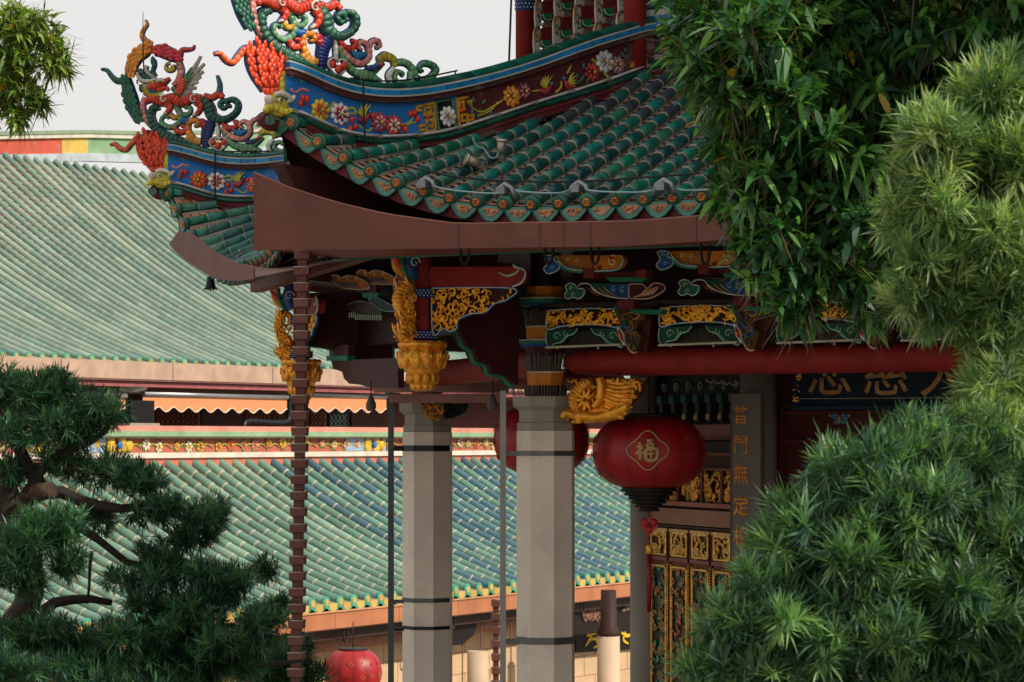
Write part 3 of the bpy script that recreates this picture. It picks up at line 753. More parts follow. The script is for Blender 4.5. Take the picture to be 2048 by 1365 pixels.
# --- under-eave structure
DARK = C('3a1a1a'); RED = C('7e201e'); TEAL = C('1f7a5c')
rg = MB()
for i in range(8):
    fr, L = face_frame(i, 6.2 if i in (7, 6) else 6.75)
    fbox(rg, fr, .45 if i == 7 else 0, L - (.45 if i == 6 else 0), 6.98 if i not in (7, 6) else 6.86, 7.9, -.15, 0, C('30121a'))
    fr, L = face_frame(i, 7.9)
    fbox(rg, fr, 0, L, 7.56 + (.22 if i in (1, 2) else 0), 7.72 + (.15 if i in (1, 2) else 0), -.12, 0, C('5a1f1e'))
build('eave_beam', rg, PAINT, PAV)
ce = MB()
for i in range(8):
    p, q = vert(i, 8.0), vert(i + 1, 8.0); p2, q2 = vert(i, 3.4), vert(i + 1, 3.4)
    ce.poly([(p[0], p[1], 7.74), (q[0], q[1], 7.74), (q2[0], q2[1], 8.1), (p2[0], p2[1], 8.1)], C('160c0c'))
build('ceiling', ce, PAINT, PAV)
# round main beams on the columns
for i in (6, 7, 0, 1, 2):
    fr, L = face_frame(i, 6.0); mb = MB(); 
    P = [fr.P(a, 6.685) for a in (.22, .3, .6, L - .6, L - .3, L - .22)]
    mb.tube(P, [.06, .10, .125, .125, .10, .06], C('8a2420'), n=16)
    build('main_beam', mb, PAINT, PAV)
# stone columns with capitals and painted stacks
def column(i, near):
    c = vert(i, 5.0 if i == 2 else 6.0); rot = math.radians(ANG[i] + 22.5); mb = MB(); G = C('d8ccbd')
    zc = 6.08
    mb.lathe((c[0], c[1], 1.6), [(.40, 0), (.40, .25), (.27, .42), (.268, zc - 1.6)], 8, G, rot, False)
    o = build('column', mb, STONE, PAV)
    cp = MB(); cp.lathe((c[0], c[1], zc), [(.255, .0), (.262, .01), (.262, .07), (.245, .075), (.245, .17), (.262, .19), (.30, .215), (.305, .29), (.305, .305)], 8, C('928c80'), rot, False)
    build('capital', cp, STONE, o)
    stk = MB(); z0 = zc + .31
    tiers = [(.20, .09, '2a1416'), (.172, .115, 'd8842a'), (.178, .012, 'e0d8c8'), (.15, .165, '2e1214'), (.19, .05, '47191c'), (.235, .03, '1a4a80'), (.245, .025, '1e7a58'), (.245, .012, 'c9c4b0'), (.18, .11, 'e08a2a'), (.186, .012, 'e4dccb'),
             (.15, .18, '241012'), (.235, .025, '1a4a80'), (.245, .03, '1e7a58'), (.245, .015, 'c9c4b0'), (.17, .10, 'd8842a'), (.14, .30, '241012')]
    z = z0
    for r, hgt, col in tiers:
        stk.lathe((c[0], c[1], z), [(r * .97, 0), (r, hgt * .5), (r, hgt)], 8, C(col), rot, False); z += hgt
    build('painted_block', stk, PAINT, o)
    if near:
        sp = MB(); rng = random.Random(3)
        for (zz, r, hh) in ((z0, .29, .10), (z0 + .215, .18, .16), (z0 + .615, .18, .16)):
            sp = MB()
            for k in range(70):
                t = 2 * math.pi * k / 70; e = deg(math.degrees(t)) * r
                p = V(c[0] + e[0], c[1] + e[1], zz); q = p + V(e[0] * rng.uniform(-.1, .25), e[1] * rng.uniform(-.1, .25), hh * rng.uniform(.8, 1.05))
                sp.tube([p, q], .0028, C('8a8474'), n=3, caps=False)
            build('bird_spikes', sp, METAL, o)
    return o
for i in (0, 1, 2, 7): column(i, i in (0, 1))
# radial brackets from column to pendant, scalloped lower edge
for i in (0, 1, 7, 2):
    fr = radial(i, 7.35); mb = MB()
    pts = [(.1, 7.55), (.1, 7.0), (.35, 6.95), (.42, 6.82), (.5, 6.78), (.55, 6.68), (.66, 6.66), (.7, 6.58), (.85, 6.56), (.92, 6.5), (1.35, 6.48), (1.35, 7.55)]
    pts = [(min(a, .99), h) for a, h in pts]
    prism(mb, fr, pts, C('45191c'), -.07, .07)
    ribbon(mb, fr, pts[1:11], .022, C('2c8a6a'), 0, .08, n=4)
    build('bracket_arm', mb, PAINT, PAV)
# hanging lotus posts at the corners
def pendant(i):
    c = vert(i, 7.35); fr = radial(i, 7.35); rng = random.Random(70 + i); rad = deg(ANG[i])
    f2 = Frame(c, -rad, fr.n)                       # a positive inward
    p = MB(); rot = math.radians(ANG[i])
    p.lathe((c[0], c[1], 6.83), [(.085, 0), (.085, .85)], 8, C('7a201f'), rot, False)
    o = build('hanging_post', p, PAINT, PAV)
    for z in (6.86, 7.22):
        b = MB(); b.lathe((c[0], c[1], z), [(.1, 0), (.125, .01), (.125, .07), (.1, .08)], 8, C('14397a'), rot, False)
        for k in range(24):
            for m in range(3):
                t = rot + 2 * math.pi * (k + .5 * (m % 2)) / 24; rr = .124 if True else 0
                b.ball((c[0] + rr * math.cos(t), c[1] + rr * math.sin(t), z + .018 + .022 * m), .0058, C('e8e8e8'), n=4)
        build('dotted_collar', b, PAINT, o)
    l = MB(); GC = C('d08c2a')
    l.lathe((c[0], c[1], 6.42), [(.06, 0), (.11, .05), (.12, .13), (.17, .2), (.205, .29), (.2, .34), (.15, .355), (.2, .375), (.215, .41), (.14, .43)], 24, GC, 0)
    for k in range(10):
        t = 2 * math.pi * k / 10; dv = deg(math.degrees(t)); ax = (V(-dv[1], dv[0], 0), V(dv[0], dv[1], 0), UP)
        q = V(c[0], c[1], 0) + V(dv[0], dv[1], 0) * .185
        l.ball(q + UP * 6.70, .075, jit(GC, rng, .2), (.8, .42, 1.25), 8, ax)
        f3 = Frame(q[:2], (-dv[1], dv[0]), dv); ribbon(l, f3, spiral(0, 6.72, .04, .006, 1.5, 1.2), [.007, .007, .004], C('e0a840'), .034, .008)
        l.ball(V(c[0], c[1], 0) + V(dv[0], dv[1], 0) * .19 + UP * 6.82, .052, jit(GC, rng, .2), (1.2, .5, .65), 7, ax)
        l.ball(V(c[0], c[1], 0) + V(dv[0], dv[1], 0) * .12 + UP * 6.53, .05, jit(GC, rng, .25), (.8, .6, 1.1), 7, ax)
        l.ball(V(c[0], c[1], 0) + V(dv[0], dv[1], 0) * .09 + UP * 6.46, .035, jit(GC, rng, .25), (.8, .6, 1.1), 6, ax)
    build('lotus_pendant', l, GOLD, o)
    # gilded dragon climbing the outer side of the post
    dm = MB()
    ribbon(dm, f2, [(-.14, 6.84), (-.2, 6.92), (-.14, 7.02), (-.22, 7.12), (-.25, 7.22), (-.19, 7.33), (-.12, 7.3), (-.13, 7.22)], [.05, .065, .06, .055, .05, .045, .035, .02], GC, 0, .06, .03, rng)
    for k in range(30):
        h = 6.86 + .5 * k / 30; t = math.radians(rng.uniform(100, 260)); x = -.18 - .02 * math.sin(k * .6)
        ribbon(dm, f2, [(x, h), (x + .07 * math.cos(t), h + .05 * math.sin(t) + .02), (x + .10 * math.cos(t), h + .09)], [.014, .012, .003], jit(C('e0a03a'), rng, .3), rng.uniform(-.05, .06), .012, n=5)
    filigree(dm, f2, [(-.26, 6.84), (-.1, 6.84), (-.1, 7.36), (-.24, 7.38)], 34, C('d8962e'), .05, .010, 9 + i, size=.08)
    filigree(dm, Frame(c, -rad, -fr.n), [(-.26, 6.84), (-.1, 6.84), (-.1, 7.36), (-.24, 7.38)], 16, C('d8962e'), .05, .010, 19 + i, size=.08)
    build('gilded_dragon', dm, GOLD, o)
    ph = MB()
    ribbon(ph, f2, [(-.1, 7.38), (-.14, 7.48), (-.12, 7.6), (-.17, 7.7)], [.06, .08, .07, .05], C('1c4f8c'), .0, .05)
    rs_ = spiral(-.12, 7.52, .055, .01, 0, 1.2); ribbon(ph, f2, rs_, [.008, .008, .004], C('c8d4dc'), .055, .01)
    ribbon(ph, f2, [(-.16, 7.36), (-.23, 7.48), (-.24, 7.6)], [.02, .028, .02], C('2a7a58'), .02, .04)
    for k, cc in enumerate(('e08a24', 'd8402c', 'e8c8b0', 'e0902c')):
        ribbon(ph, f2, [(-.18 - .02 * k, 7.40 + .06 * k), (-.27 - .012 * k, 7.46 + .06 * k), (-.32 - .014 * k, 7.56 + .055 * k)], [.02, .034, .006], C(cc), .015 * (k % 2), .03)
    build('painted_bird', ph, MOSAIC, o)
for i in (0, 1, 7): pendant(i)

# --- gilt spandrel beside each hanging post and the red arm over it
def spandrel(fr, mir, L, seed, parent=PAV):
    T = fa(7.35); base = T.px(863, 574)
    raw = [(865, 577), (1026, 577), (1015, 600), (990, 608), (972, 625), (945, 628), (918, 640), (915, 658), (900, 663), (888, 657), (868, 668)]
    pts = T.pxs(raw); q = [((L - a) if mir else a, h) for a, h in pts]
    b = MB(); prism(b, fr, q, C('3a1512'), -.03, 0); 
    ribbon(b, fr, q + [q[0]], .011, C('2a62a0'), .004, .014, n=6); ribbon(b, fr, q + [q[0]], .0045, C('c8dce4'), .016, .008, n=5)
    o = build('spandrel_board', b, PAINT, parent)
    f = MB(); filigree(f, fr, q, 110, C('e09a2c'), .012, .009, seed, size=.085); build('gilt_carving', f, GOLD, o)
    arm = MB(); raw2 = [(858, 534), (1030, 534), (1050, 540), (1053, 552), (1045, 566), (1028, 574), (858, 574)]
    q2 = [((L - a) if mir else a, h) for a, h in T.pxs(raw2)]
    prism(arm, fr, q2, C('8a221f'), -.06, .02)
    oo = build('red_arm', arm, PAINT, parent)
    sw = MB(); e = [((L - a) if mir else a, h) for a, h in T.pxs([(1000, 545), (1015, 552), (1032, 548), (1040, 538), (1028, 530)])]
    ribbon(sw, fr, e, [.006, .012, .008], C('9fc0a0'), .022, .008)
    ribbon(sw, fr, q2[1:6], .008, C('c8dce4'), .022, .007)
    build('painted_scroll', sw, PAINT, oo)
fA, LA = face_frame(-1, 7.35); fB, LB = face_frame(0, 7.35)
spandrel(fA, False, LA, 3); spandrel(fB, False, LB, 4); spandrel(fB, True, LB, 6)

# --- bracket bays along the front (template traced on the second bay, repeated)
F1 = fa(6.35); F2 = fa(6.9); F3 = fa(7.35)
def shiftf(F, n):            # n bays to the right of the traced one
    s1 = F.px(1500, 650)[0]; s2 = F.px(1745, 650)[0]
    return lambda P: [(a + n * (s2 - s1), h) for a, h in F.pxs(P)]
SW = C('c9d4cc')
def bay(n):
    S = shiftf(F1, n); rng = random.Random(100 + n)
    pl = S([(1322, 617), (1345, 614), (1400, 611), (1440, 612), (1474, 616), (1476, 649), (1440, 645), (1400, 644), (1350, 648), (1322, 653)])
    b = MB(); prism(b, F1, pl, C('3a1210'), -.08, 0)
    ribbon(b, F1, pl + [pl[0]], .013, C('2464a4'), .006, .016, n=6); ribbon(b, F1, pl + [pl[0]], .005, C('d8e0dc'), .020, .008, n=5)
    o = build('carved_panel', b, PAINT, PAV)
    g_ = MB(); filigree(g_, F1, pl, 60, C('e8a530'), .014, .011, 50 + n, size=.10)
    S0 = S([(1330, 645), (1350, 625), (1375, 640), (1395, 622), (1420, 640), (1445, 622), (1468, 642)])
    ribbon(g_, F1, S0, [.012, .018, .014, .018, .012], C('e8a530'), .012, .02); build('gilt_relief', g_, GOLD, o)
    br = MB(); gb = C('164a38')
    for raw in ([(1319, 656), (1384, 652), (1376, 663), (1362, 668), (1352, 680), (1336, 683), (1325, 690), (1318, 678)],
                [(1476, 653), (1412, 652), (1420, 663), (1434, 668), (1446, 680), (1462, 684), (1478, 690)]):
        q = S(raw); prism(br, F1, q, gb, -.05, 0); ribbon(br, F1, q[1:] + [q[0]], .006, C('9ccab0'), .004, .008, n=5)
        cx = sum(a for a, _ in q[:7]) / 7; cy = sum(h for _, h in q[:7]) / 7
        sx = 1 if raw[0][0] < 1400 else -1
        ribbon(br, F1, spiral(cx - sx * .05, cy + .01, .04, .006, 0, 1.2), [.006, .007, .004], C('8cc0a0'), .004, .008, n=5)
        ribbon(br, F1, spiral(cx + sx * .045, cy + .03, .03, .006, 2, 1.0), [.005, .007, .004], C('8cc0a0'), .004, .008, n=5)
        ribbon(br, F1, [(cx - sx * .02, cy - .05), (cx + sx * .02, cy - .01), (cx + sx * .1, cy + .035)], [.004, .008, .003], C('6ca888'), .004, .008, n=5)
    build('scroll_bracket', br, PAINT, o)
    ms = MB(); a0, h1 = S([(1384, 655)])[0]; a1, h0 = S([(1440, 684)])[0]
    fbox(ms, F1, S([(1322, 0)])[0][0], S([(1476, 0)])[0][0], h0 - .02, h1, -.12, -.1, C('140e0c'))
    for k in range(26): 
        x = a0 - .12 + (a1 - a0 + .24) * k / 25; fbox(ms, F1, x - .002, x + .002, h0, h1 - .01, -.07, -.066, C('5a4c3c'))
    build('mesh_screen', ms, METAL, o)
    st = MB(); P = S([(1320, 691), (1478, 685)]); ribbon(st, F1, P, .011, C('c8bfa8'), .03, .012, n=6); 
    for x in (1345, 1430): q = S([(x, 690)])[0]; st.ball(F1.P(q[0], q[1] - .01, .03), .012, C('b0a890'), n=6)
    build('lamp_strip', st, METAL, o)
    # strut with leaf brackets at the right of the bay
    sr = MB()
    prism(sr, F1, S([(1478, 606), (1538, 606), (1540, 640), (1530, 700), (1512, 700), (1500, 660), (1486, 640)]), C('4a1a18'), -.1, .02)
    prism(sr, F1, S([(1476, 614), (1500, 612), (1530, 618), (1536, 632), (1520, 640), (1516, 655), (1528, 668), (1516, 700), (1502, 697), (1490, 668)]), C('54361a'), .02, .09)
    filigree(sr, F1, S([(1480, 616), (1530, 618), (1516, 655), (1526, 668), (1514, 698), (1502, 694), (1490, 668)]), 16, C('8a6230'), .095, .008, 70 + n, leafc=C('1f5a6a'), size=.09)
    ribbon(sr, F1, S([(1470, 606), (1478, 628), (1492, 650), (1502, 668)]), [.03, .026, .02, .012], C('1f7a5c'), .05, .07)
    ribbon(sr, F1, S([(1488, 640), (1500, 655), (1516, 664), (1508, 676)]), [.01, .016, .012, .006], C('2a62a0'), .095, .012)
    ribbon(sr, F1, S([(1496, 622), (1512, 620), (1524, 626), (1514, 634), (1506, 628)]), [.006, .008, .005], C('c89a50'), .095, .008)
    ribbon(sr, F1, S([(1470, 600), (1500, 603), (1540, 600)]), .018, C('1f7a5c'), .03, .05, n=6)
    ribbon(sr, F1, S([(1494, 680), (1500, 695), (1508, 702), (1516, 700)]), [.012, .012, .008], C('c8a090'), .07, .03)
    so_ = build('bracket_strut', sr, PAINT, PAV)
    fw = MB(); q = S([(1484, 668), (1478, 656), (1484, 650), (1492, 664), (1494, 682)])
    ribbon(fw, F1, S([(1479, 648), (1485, 662), (1494, 688)]), [.012, .034, .006], C('c8d8e0'), .10, .02)
    ribbon(fw, F1, S([(1483, 656), (1487, 668), (1493, 680)]), [.008, .02, .004], C('c8281e'), .118, .012)
    fw.ball(F1.P(*S([(1487, 668)])[0], .13), .010, C('e8b040'), n=6)
    build('painted_bud', fw, PAINT, so_)
def cloud(n):
    rng = random.Random(7 + n)
    # lower tier arm (level 2)
    S = shiftf(F2, n); a = MB()
    L1 = S([(1372, 562), (1384, 566), (1394, 560), (1410, 562), (1418, 574), (1440, 584), (1470, 590), (1492, 591), (1492, 561), (1450, 560)])
    prism(a, F2, L1, C('14443c'), -.06, 0)
    hd = S([(1360, 566), (1368, 560), (1380, 562), (1386, 570), (1400, 572), (1398, 584), (1388, 592), (1376, 588), (1366, 592), (1358, 584), (1364, 576)])
    prism(a, F2, hd, C('1c5a44'), -.03, .02); ribbon(a, F2, hd + [hd[0]], .0045, SW, .022, .007, n=5)
    for x, y, c_ in ((1372, 570, 'a8c8b4'), (1376, 583, 'a8c8b4')): q = S([(x, y)])[0]; ribbon(a, F2, spiral(q[0], q[1], .022, .004, 0, 1.1), .0045, C(c_), .024, .006, n=5)
    ribbon(a, F2, L1[1:8], .006, SW, .004, .008, n=5)
    for k in range(5):
        x = 1404 + 12 * k; ribbon(a, F2, S([(x, 568), (x + 10, 577), (x + 26, 586)]), [.004, .006, .003], C(('b04040', 'd8b8a8', 'c89a30', 'd8b8a8', 'b04040')[k]), .006, .007, n=5)
    mid = S([(1450, 562), (1492, 562), (1492, 590), (1470, 588), (1452, 578)]); prism(a, F2, mid, C('1a3f78'), 0, .02)
    for x, y in ((1462, 572), (1480, 574)): q = S([(x, y)])[0]; ribbon(a, F2, spiral(q[0], q[1], .03, .005, 1, 1.2), .0045, C('88b0c0'), .022, .006, n=5)
    Rr = S([(1494, 562), (1520, 561), (1532, 570), (1545, 560), (1562, 561), (1570, 570), (1560, 580), (1535, 591), (1506, 591), (1494, 588)])
    prism(a, F2, Rr, C('3a1416'), -.06, .02); ribbon(a, F2, Rr + [Rr[0]], .0055, C('d8a8a0'), .022, .008, n=5)
    for k in range(6):
        ribbon(a, F2, S([(1505 + 7 * k, 588 - k), (1520 + 6 * k, 582 - k * 1.5), (1530 + 5 * k, 571 - k)]), .005, C(('d8a8a0', 'c89a30', 'c89a30', 'd8a8a0', 'd8a8a0', 'd8a8a0')[k]), .023, .007, n=5)
    o = build('cloud_arm', a, PAINT, PAV)
    b = MB()
    prism(b, F2, S([(1470, 594), (1505, 594), (1505, 612), (1470, 612)]), C('5e1c1c'), -.1, .03)
    prism(b, F2, S([(1448, 548), (1530, 548), (1524, 557), (1456, 557)]), C('1f7a5c'), -.08, .04)
    prism(b, F2, S([(1476, 612), (1545, 612), (1540, 622), (1482, 620)]), C('1f7a5c'), -.25, -.15)
    prism(b, F2, S([(1440, 536), (1540, 536), (1540, 548), (1440, 548)]), C('54191a'), -.1, .03)
    prism(b, F2, S([(1300, 600), (1545, 597), (1545, 604), (1300, 607)]), C('230f10'), -.2, -.05)
    build('bracket_block', b, PAINT, o)
    # upper tier arm (level 3)
    S = shiftf(F3, n); a = MB()
    # traced on the bay at 1313..1400 and 1100..1270
    D = 215
    hd = S([(x + D, y) for x, y in [(1102, 506), (1112, 502), (1124, 506), (1122, 514), (1134, 518), (1132, 530), (1120, 538), (1108, 540), (1100, 530), (1108, 520)]])
    prism(a, F3, hd, C('1c4f90'), -.03, .02); ribbon(a, F3, hd + [hd[0]], .0045, SW, .022, .007, n=5)
    for x, y in ((1113, 511), (1118, 528)): q = S([(x + D, y)])[0]; ribbon(a, F3, spiral(q[0], q[1], .022, .004, 0, 1.1), .0045, C('90c0d8'), .024, .006, n=5)
    bo = S([(x + D, y) for x, y in [(1118, 503), (1200, 502), (1200, 535), (1165, 536), (1138, 528), (1124, 514)]]); prism(a, F3, bo, C('a8661f'), -.06, 0)
    ribbon(a, F3, S([(x + D, y) for x, y in [(1120, 506), (1130, 520), (1150, 532), (1180, 537)]]), [.018, .016, .012], C('1f7a5c'), .01, .012)
    ribbon(a, F3, S([(x + D, y) for x, y in [(1126, 503), (1136, 518), (1152, 530), (1182, 534)]]), .005, SW, .022, .007, n=5)
    for x, y in ((1150, 512), (1168, 514)): q = S([(x + D, y)])[0]; ribbon(a, F3, spiral(q[0], q[1], .026, .004, 0, 1.1), .005, C('e8c890'), .004, .007, n=5)
    for k in range(5): ribbon(a, F3, S([(1142 + D + 8 * k, 524 + k), (1150 + D + 8 * k, 530 + k)]), .004, C('90b8c8'), .012, .006, n=5)
    r2 = S([(x + D, y) for x, y in [(1204, 503), (1262, 502), (1267, 512), (1260, 526), (1246, 533), (1204, 535)]]); prism(a, F3, r2, C('d07a1c'), -.06, .01)
    ribbon(a, F3, r2[1:6], .009, C('2a8a90'), .012, .012); ribbon(a, F3, r2[1:6], .004, C('d8e4e4'), .02, .01, n=5)
    q = S([(1244 + D, 514)])[0]; ribbon(a, F3, spiral(q[0], q[1], .05, .006, 1, 1.3), [.008, .008, .005], C('f0d8a8'), .014, .008, n=5)
    q = S([(1216 + D, 526)])[0]; ribbon(a, F3, spiral(q[0], q[1], .024, .006, 3, 1.), .006, C('2a1a10'), .014, .006, n=5)
    fb_ = S([(1240 + D, 508)])[0]; a.ball(F3.P(fb_[0], fb_[1], .02), .016, C('c8281e'), n=6)
    o = build('cloud_arm', a, PAINT, PAV)
    b = MB(); prism(b, F3, S([(1184 + D, 530), (1206 + D, 530), (1206 + D, 549), (1184 + D, 549)]), C('6a1e1c'), -.1, .03)
    build('bracket_block', b, PAINT, o); b = MB(); prism(b, F3, S([(1290 + D, 533), (1312 + D, 531), (1312 + D, 548), (1290 + D, 548)]), C('6a1e1c'), -.1, .0)
    build('bracket_block', b, PAINT, o)
for n in (-1, 0, 1, 2): bay(n); cloud(n)
# mirrored cloud ends on the left side, seen under the side eave
def side_clouds():
    F = fb(7.0)
    a = MB(); OR = C('b46a22')
    for (dx, dy) in ((0, 10), (48, 0)):
        q = F.pxs([(x + dx, y + dy) for x, y in [(666, 548), (672, 541), (684, 541), (690, 546), (702, 541), (716, 543), (730, 548), (742, 556), (742, 568), (700, 568), (686, 562)]])
        prism(a, F, q, OR, -.05, 0 if dx else .03); ribbon(a, F, q + [q[0]], .006, C('dccab0'), .004 if dx else .034, .01, n=5)
        for k in range(6): ribbon(a, F, F.pxs([(686 + dx + 6 * k, 556 + dy), (694 + dx + 6 * k, 565 + dy)]), .006, C('6a90c0'), .006 if dx else .036, .008, n=5)
        for k in range(3):
            z = F.px(684 + dx + 18 * k, 548 + dy); ribbon(a, F, spiral(z[0], z[1], .035, .006, 0, 1.1), .007, C('e0c090'), .006 if dx else .036, .008, n=5)
    build('cloud_arm', a, PAINT, PAV)
    a = MB(); q = F.pxs([(738, 598), (750, 594), (765, 600), (786, 612), (792, 622), (770, 622), (752, 612)]); prism(a, F, q, C('163e4c'), -.05, 0); ribbon(a, F, q + [q[0]], .006, C('8cb0b8'), .004, .01, n=5)
    for k in range(16): 
        p = F.px(700 + 4.2 * k, 624 + .10 * k * k * .5 + (6 if k < 3 else 10) - .045 * k * k); fbox(a, F, p[0] - .008, p[0] + .008, p[1] - .03, p[1] + .02, .0, .01, C('b8d0c8'))
    q = F.pxs([(695, 610), (715, 603), (740, 606), (760, 620), (756, 632), (715, 628)]); prism(a, F, q, C('2c2420'), -.05, -.005); ribbon(a, F, q + [q[0]], .007, C('7c6c58'), .0, .01, n=5)
    build('cloud_arm', a, PAINT, PAV)
    b = MB(); prism(b, F, F.pxs([(662, 690), (700, 690), (700, 722), (662, 722)]), C('451a1c'), -.05, .02)
    prism(b, F, F.pxs([(660, 712), (702, 712), (702, 722), (660, 722)]), C('1f7a5c'), -.05, .04)
    q = F.pxs([(664, 722), (798, 716), (798, 776), (745, 776), (722, 770), (700, 768), (690, 758), (686, 744), (668, 738)])
    prism(b, F, q, C('41171c'), -.05, .01); 
    prism(b, F, F.pxs([(733, 568), (752, 568), (752, 588), (733, 588)]), C('5a1d1c'), -.05, .0)
    prism(b, F, F.pxs([(728, 586), (760, 586), (756, 596), (730, 596)]), C('1f7a5c'), -.05, .02)
    build('bracket_arm', b, PAINT, PAV)
side_clouds()

# gilt phoenix bracket below the beam beside the near column
ph = MB(); F = fa(6.15); rng = random.Random(21); GC = C('d8922a')
def gr(pts, w, d=0., dep=.05, tile=0., c=GC): ribbon(ph, F, F.pxs(pts), [x * .0044 for x in w], jit(c, rng, .2), d, dep, tile, rng)
gr([(1142, 828), (1165, 832), (1200, 835), (1235, 826), (1262, 810)], [9, 11, 12, 14, 8], .04)
gr([(1132, 836), (1140, 826), (1155, 832), (1170, 842), (1150, 844)], [6, 9, 7, 5, 3], .06)
gr([(1162, 832), (1152, 800), (1168, 775), (1186, 762)], [6, 11, 12, 8], .03, tile=.03)
gr([(1208, 756), (1212, 775), (1208, 800), (1196, 815)], [8, 9, 8, 6], .08)
for k in range(9):
    y0 = 762 + 7 * k; gr([(1212, y0), (1240, y0 + 6 + k), (1262 + 16 - 3 * k, y0 + 2 + 2 * k), (1280 - 5 * k, y0 + 10 + k)], [6, 6, 5, 3], .02 + .015 * (k % 3), .03)
for k in range(8):
    t = math.radians(30 + 38 * k); cx, cy = F.px(1180, 800); ribbon(ph, F, [(cx + .02 * math.cos(t), cy + .02 * math.sin(t)), (cx + .1 * math.cos(t), cy + .1 * math.sin(t))], [.022, .012], jit(GC, rng, .25), .07, .03)
pol = F.pxs([(1140, 760), (1292, 758), (1286, 790), (1262, 825), (1215, 846), (1132, 845), (1150, 810)])
filigree(ph, F, pol, 120, C('c9852a'), .03, .011, 5, size=.1)
pb = F.pxs([(1150, 758), (1290, 757), (1275, 795), (1240, 825), (1200, 836), (1160, 832), (1152, 800)]); prism(ph, F, pb, C('5a3410'), -.06, -.01)
build('gilt_phoenix_bracket', ph, GOLD, PAV)
# smaller gilt carvings by the rear column
pm = MB(); F = fa(6.05); c = vert(1, 6.0); fR = Frame(c, (1, 0), (0, -1))
pol = fR.pxs([(842, 808), (882, 808), (888, 822), (878, 842), (848, 838)], .3); filigree(pm, fR, pol, 26, C('a8702a'), .3, .012, 8, size=.1)
build('gilt_carving', pm, GOLD, PAV)
pm = MB(); pol = fR.pxs([(886, 808), (938, 808), (930, 826), (905, 838), (888, 836)], .2); prism(pm, fR, pol, C('141a1c'), .1, .2); filigree(pm, fR, pol, 20, C('1c2a2c'), .2, .014, 8, size=.1)
build('dark_carving', pm, PAINT, PAV)

# --- inner sanctuary: columns, wall, doors, frieze
def inner_col(px, Y, r):
    c = world(px, 800, Y); mb = MB(); mb.lathe((c[0], c[1], 1.6), [(r * 1.4, 0), (r * 1.4, .2), (r, .35), (r, 5.4)], 20, C('8a8278')); return build('column', mb, STONE, PAV), c
ic0, c0 = inner_col(1517, 26.2, .175); ic1, c1 = inner_col(1290, 28.9, .155)
v = unit((c1 - c0)[:2]); FD = Frame(c1[:2], -v, V(-abs(v[1]), v[0]) if True else 0)
nn = V(-v[1], v[0]); nn = nn if np.dot(nn, -c1[:2]) > 0 and nn[0] < 0 else -nn
FD = Frame(c1[:2], -v, nn); LD = np.linalg.norm((c1 - c0)[:2])
FW = Frame(c0[:2], (math.cos(math.radians(-30)), math.sin(math.radians(-30))), (-.5, -.866))
wl = MB()
fbox(wl, FD, 0, LD, 1.6, 8.4, -.3, -.14, C('4a1c1a')); fbox(wl, FW, 0, 3.2, 1.6, 8.4, -.3, -.14, C('4a1a1a'))
for i in (0, 6, 5, 4, 3, 2, 1):
    fr, L = face_frame(i, 3.2)
    if i in (1, 2, 3, 4, 5): fbox(wl, fr, 0, L, 1.6, 8.4, -.1, 0, C('4a1c1a'))
build('wall', wl, PAINT, PAV)
def D(x, y): return FD.px(x, y, 0)
bm = MB()
def dbox(x0, y0, x1, y1, d0, d1, col, mb=None):
    mb = mb or bm; a0, h0 = FD.px(x0, y0); a1, h1 = FD.px(x1, y1); fbox(mb, FD, a0, a1, min(h0, h1), max(h0, h1), d0, d1, C(col))
aL, aR = .1, LD
def rowh(y, x=1390): return FD.px(x, y)[1]
def drow(y0, y1, d0, d1, col, a0=.1, a1=None): fbox(bm, FD, a0, a1 or LD, rowh(y1), rowh(y0), d0, d1, C(col))
drow(850, 880, -.14, .02, '7a4a44'); drow(876, 880, -.14, .05, '5a3430'); drow(884, 905, -.14, -.05, '241414'); drow(905, 912, -.14, 0, '6a3a34'); drow(1005, 1014, -.14, .05, '9a6050')
drow(1020, 1052, -.14, .0, '9a6c58'); drow(1054, 1058, -.14, .02, '3a2018')
drow(936, 941, -.1, .0, '7a3a30')
build('door_lintel', bm, PAINT, PAV)
fz = MB(); q = [(.12, rowh(1004)), (LD, rowh(1004)), (LD, rowh(942)), (.12, rowh(942))]; prism(fz, FD, q, C('241008'), -.14, -.08)
fo = build('carved_frieze', fz, PAINT, PAV)
fz = MB(); filigree(fz, FD, q, 300, C('c08a34'), -.06, .013, 12, size=.13); build('gilt_figures', fz, GOLD, fo)
for x in (1350, 1398, 1438): fz = MB(); a, h = FD.px(x, 970); fbox(fz, FD, a - .03, a + .03, rowh(1004), rowh(940), -.08, -.02, C('6a3028')); build('frieze_post', fz, PAINT, fo)
npan = 5; aw = (LD - .15) / npan
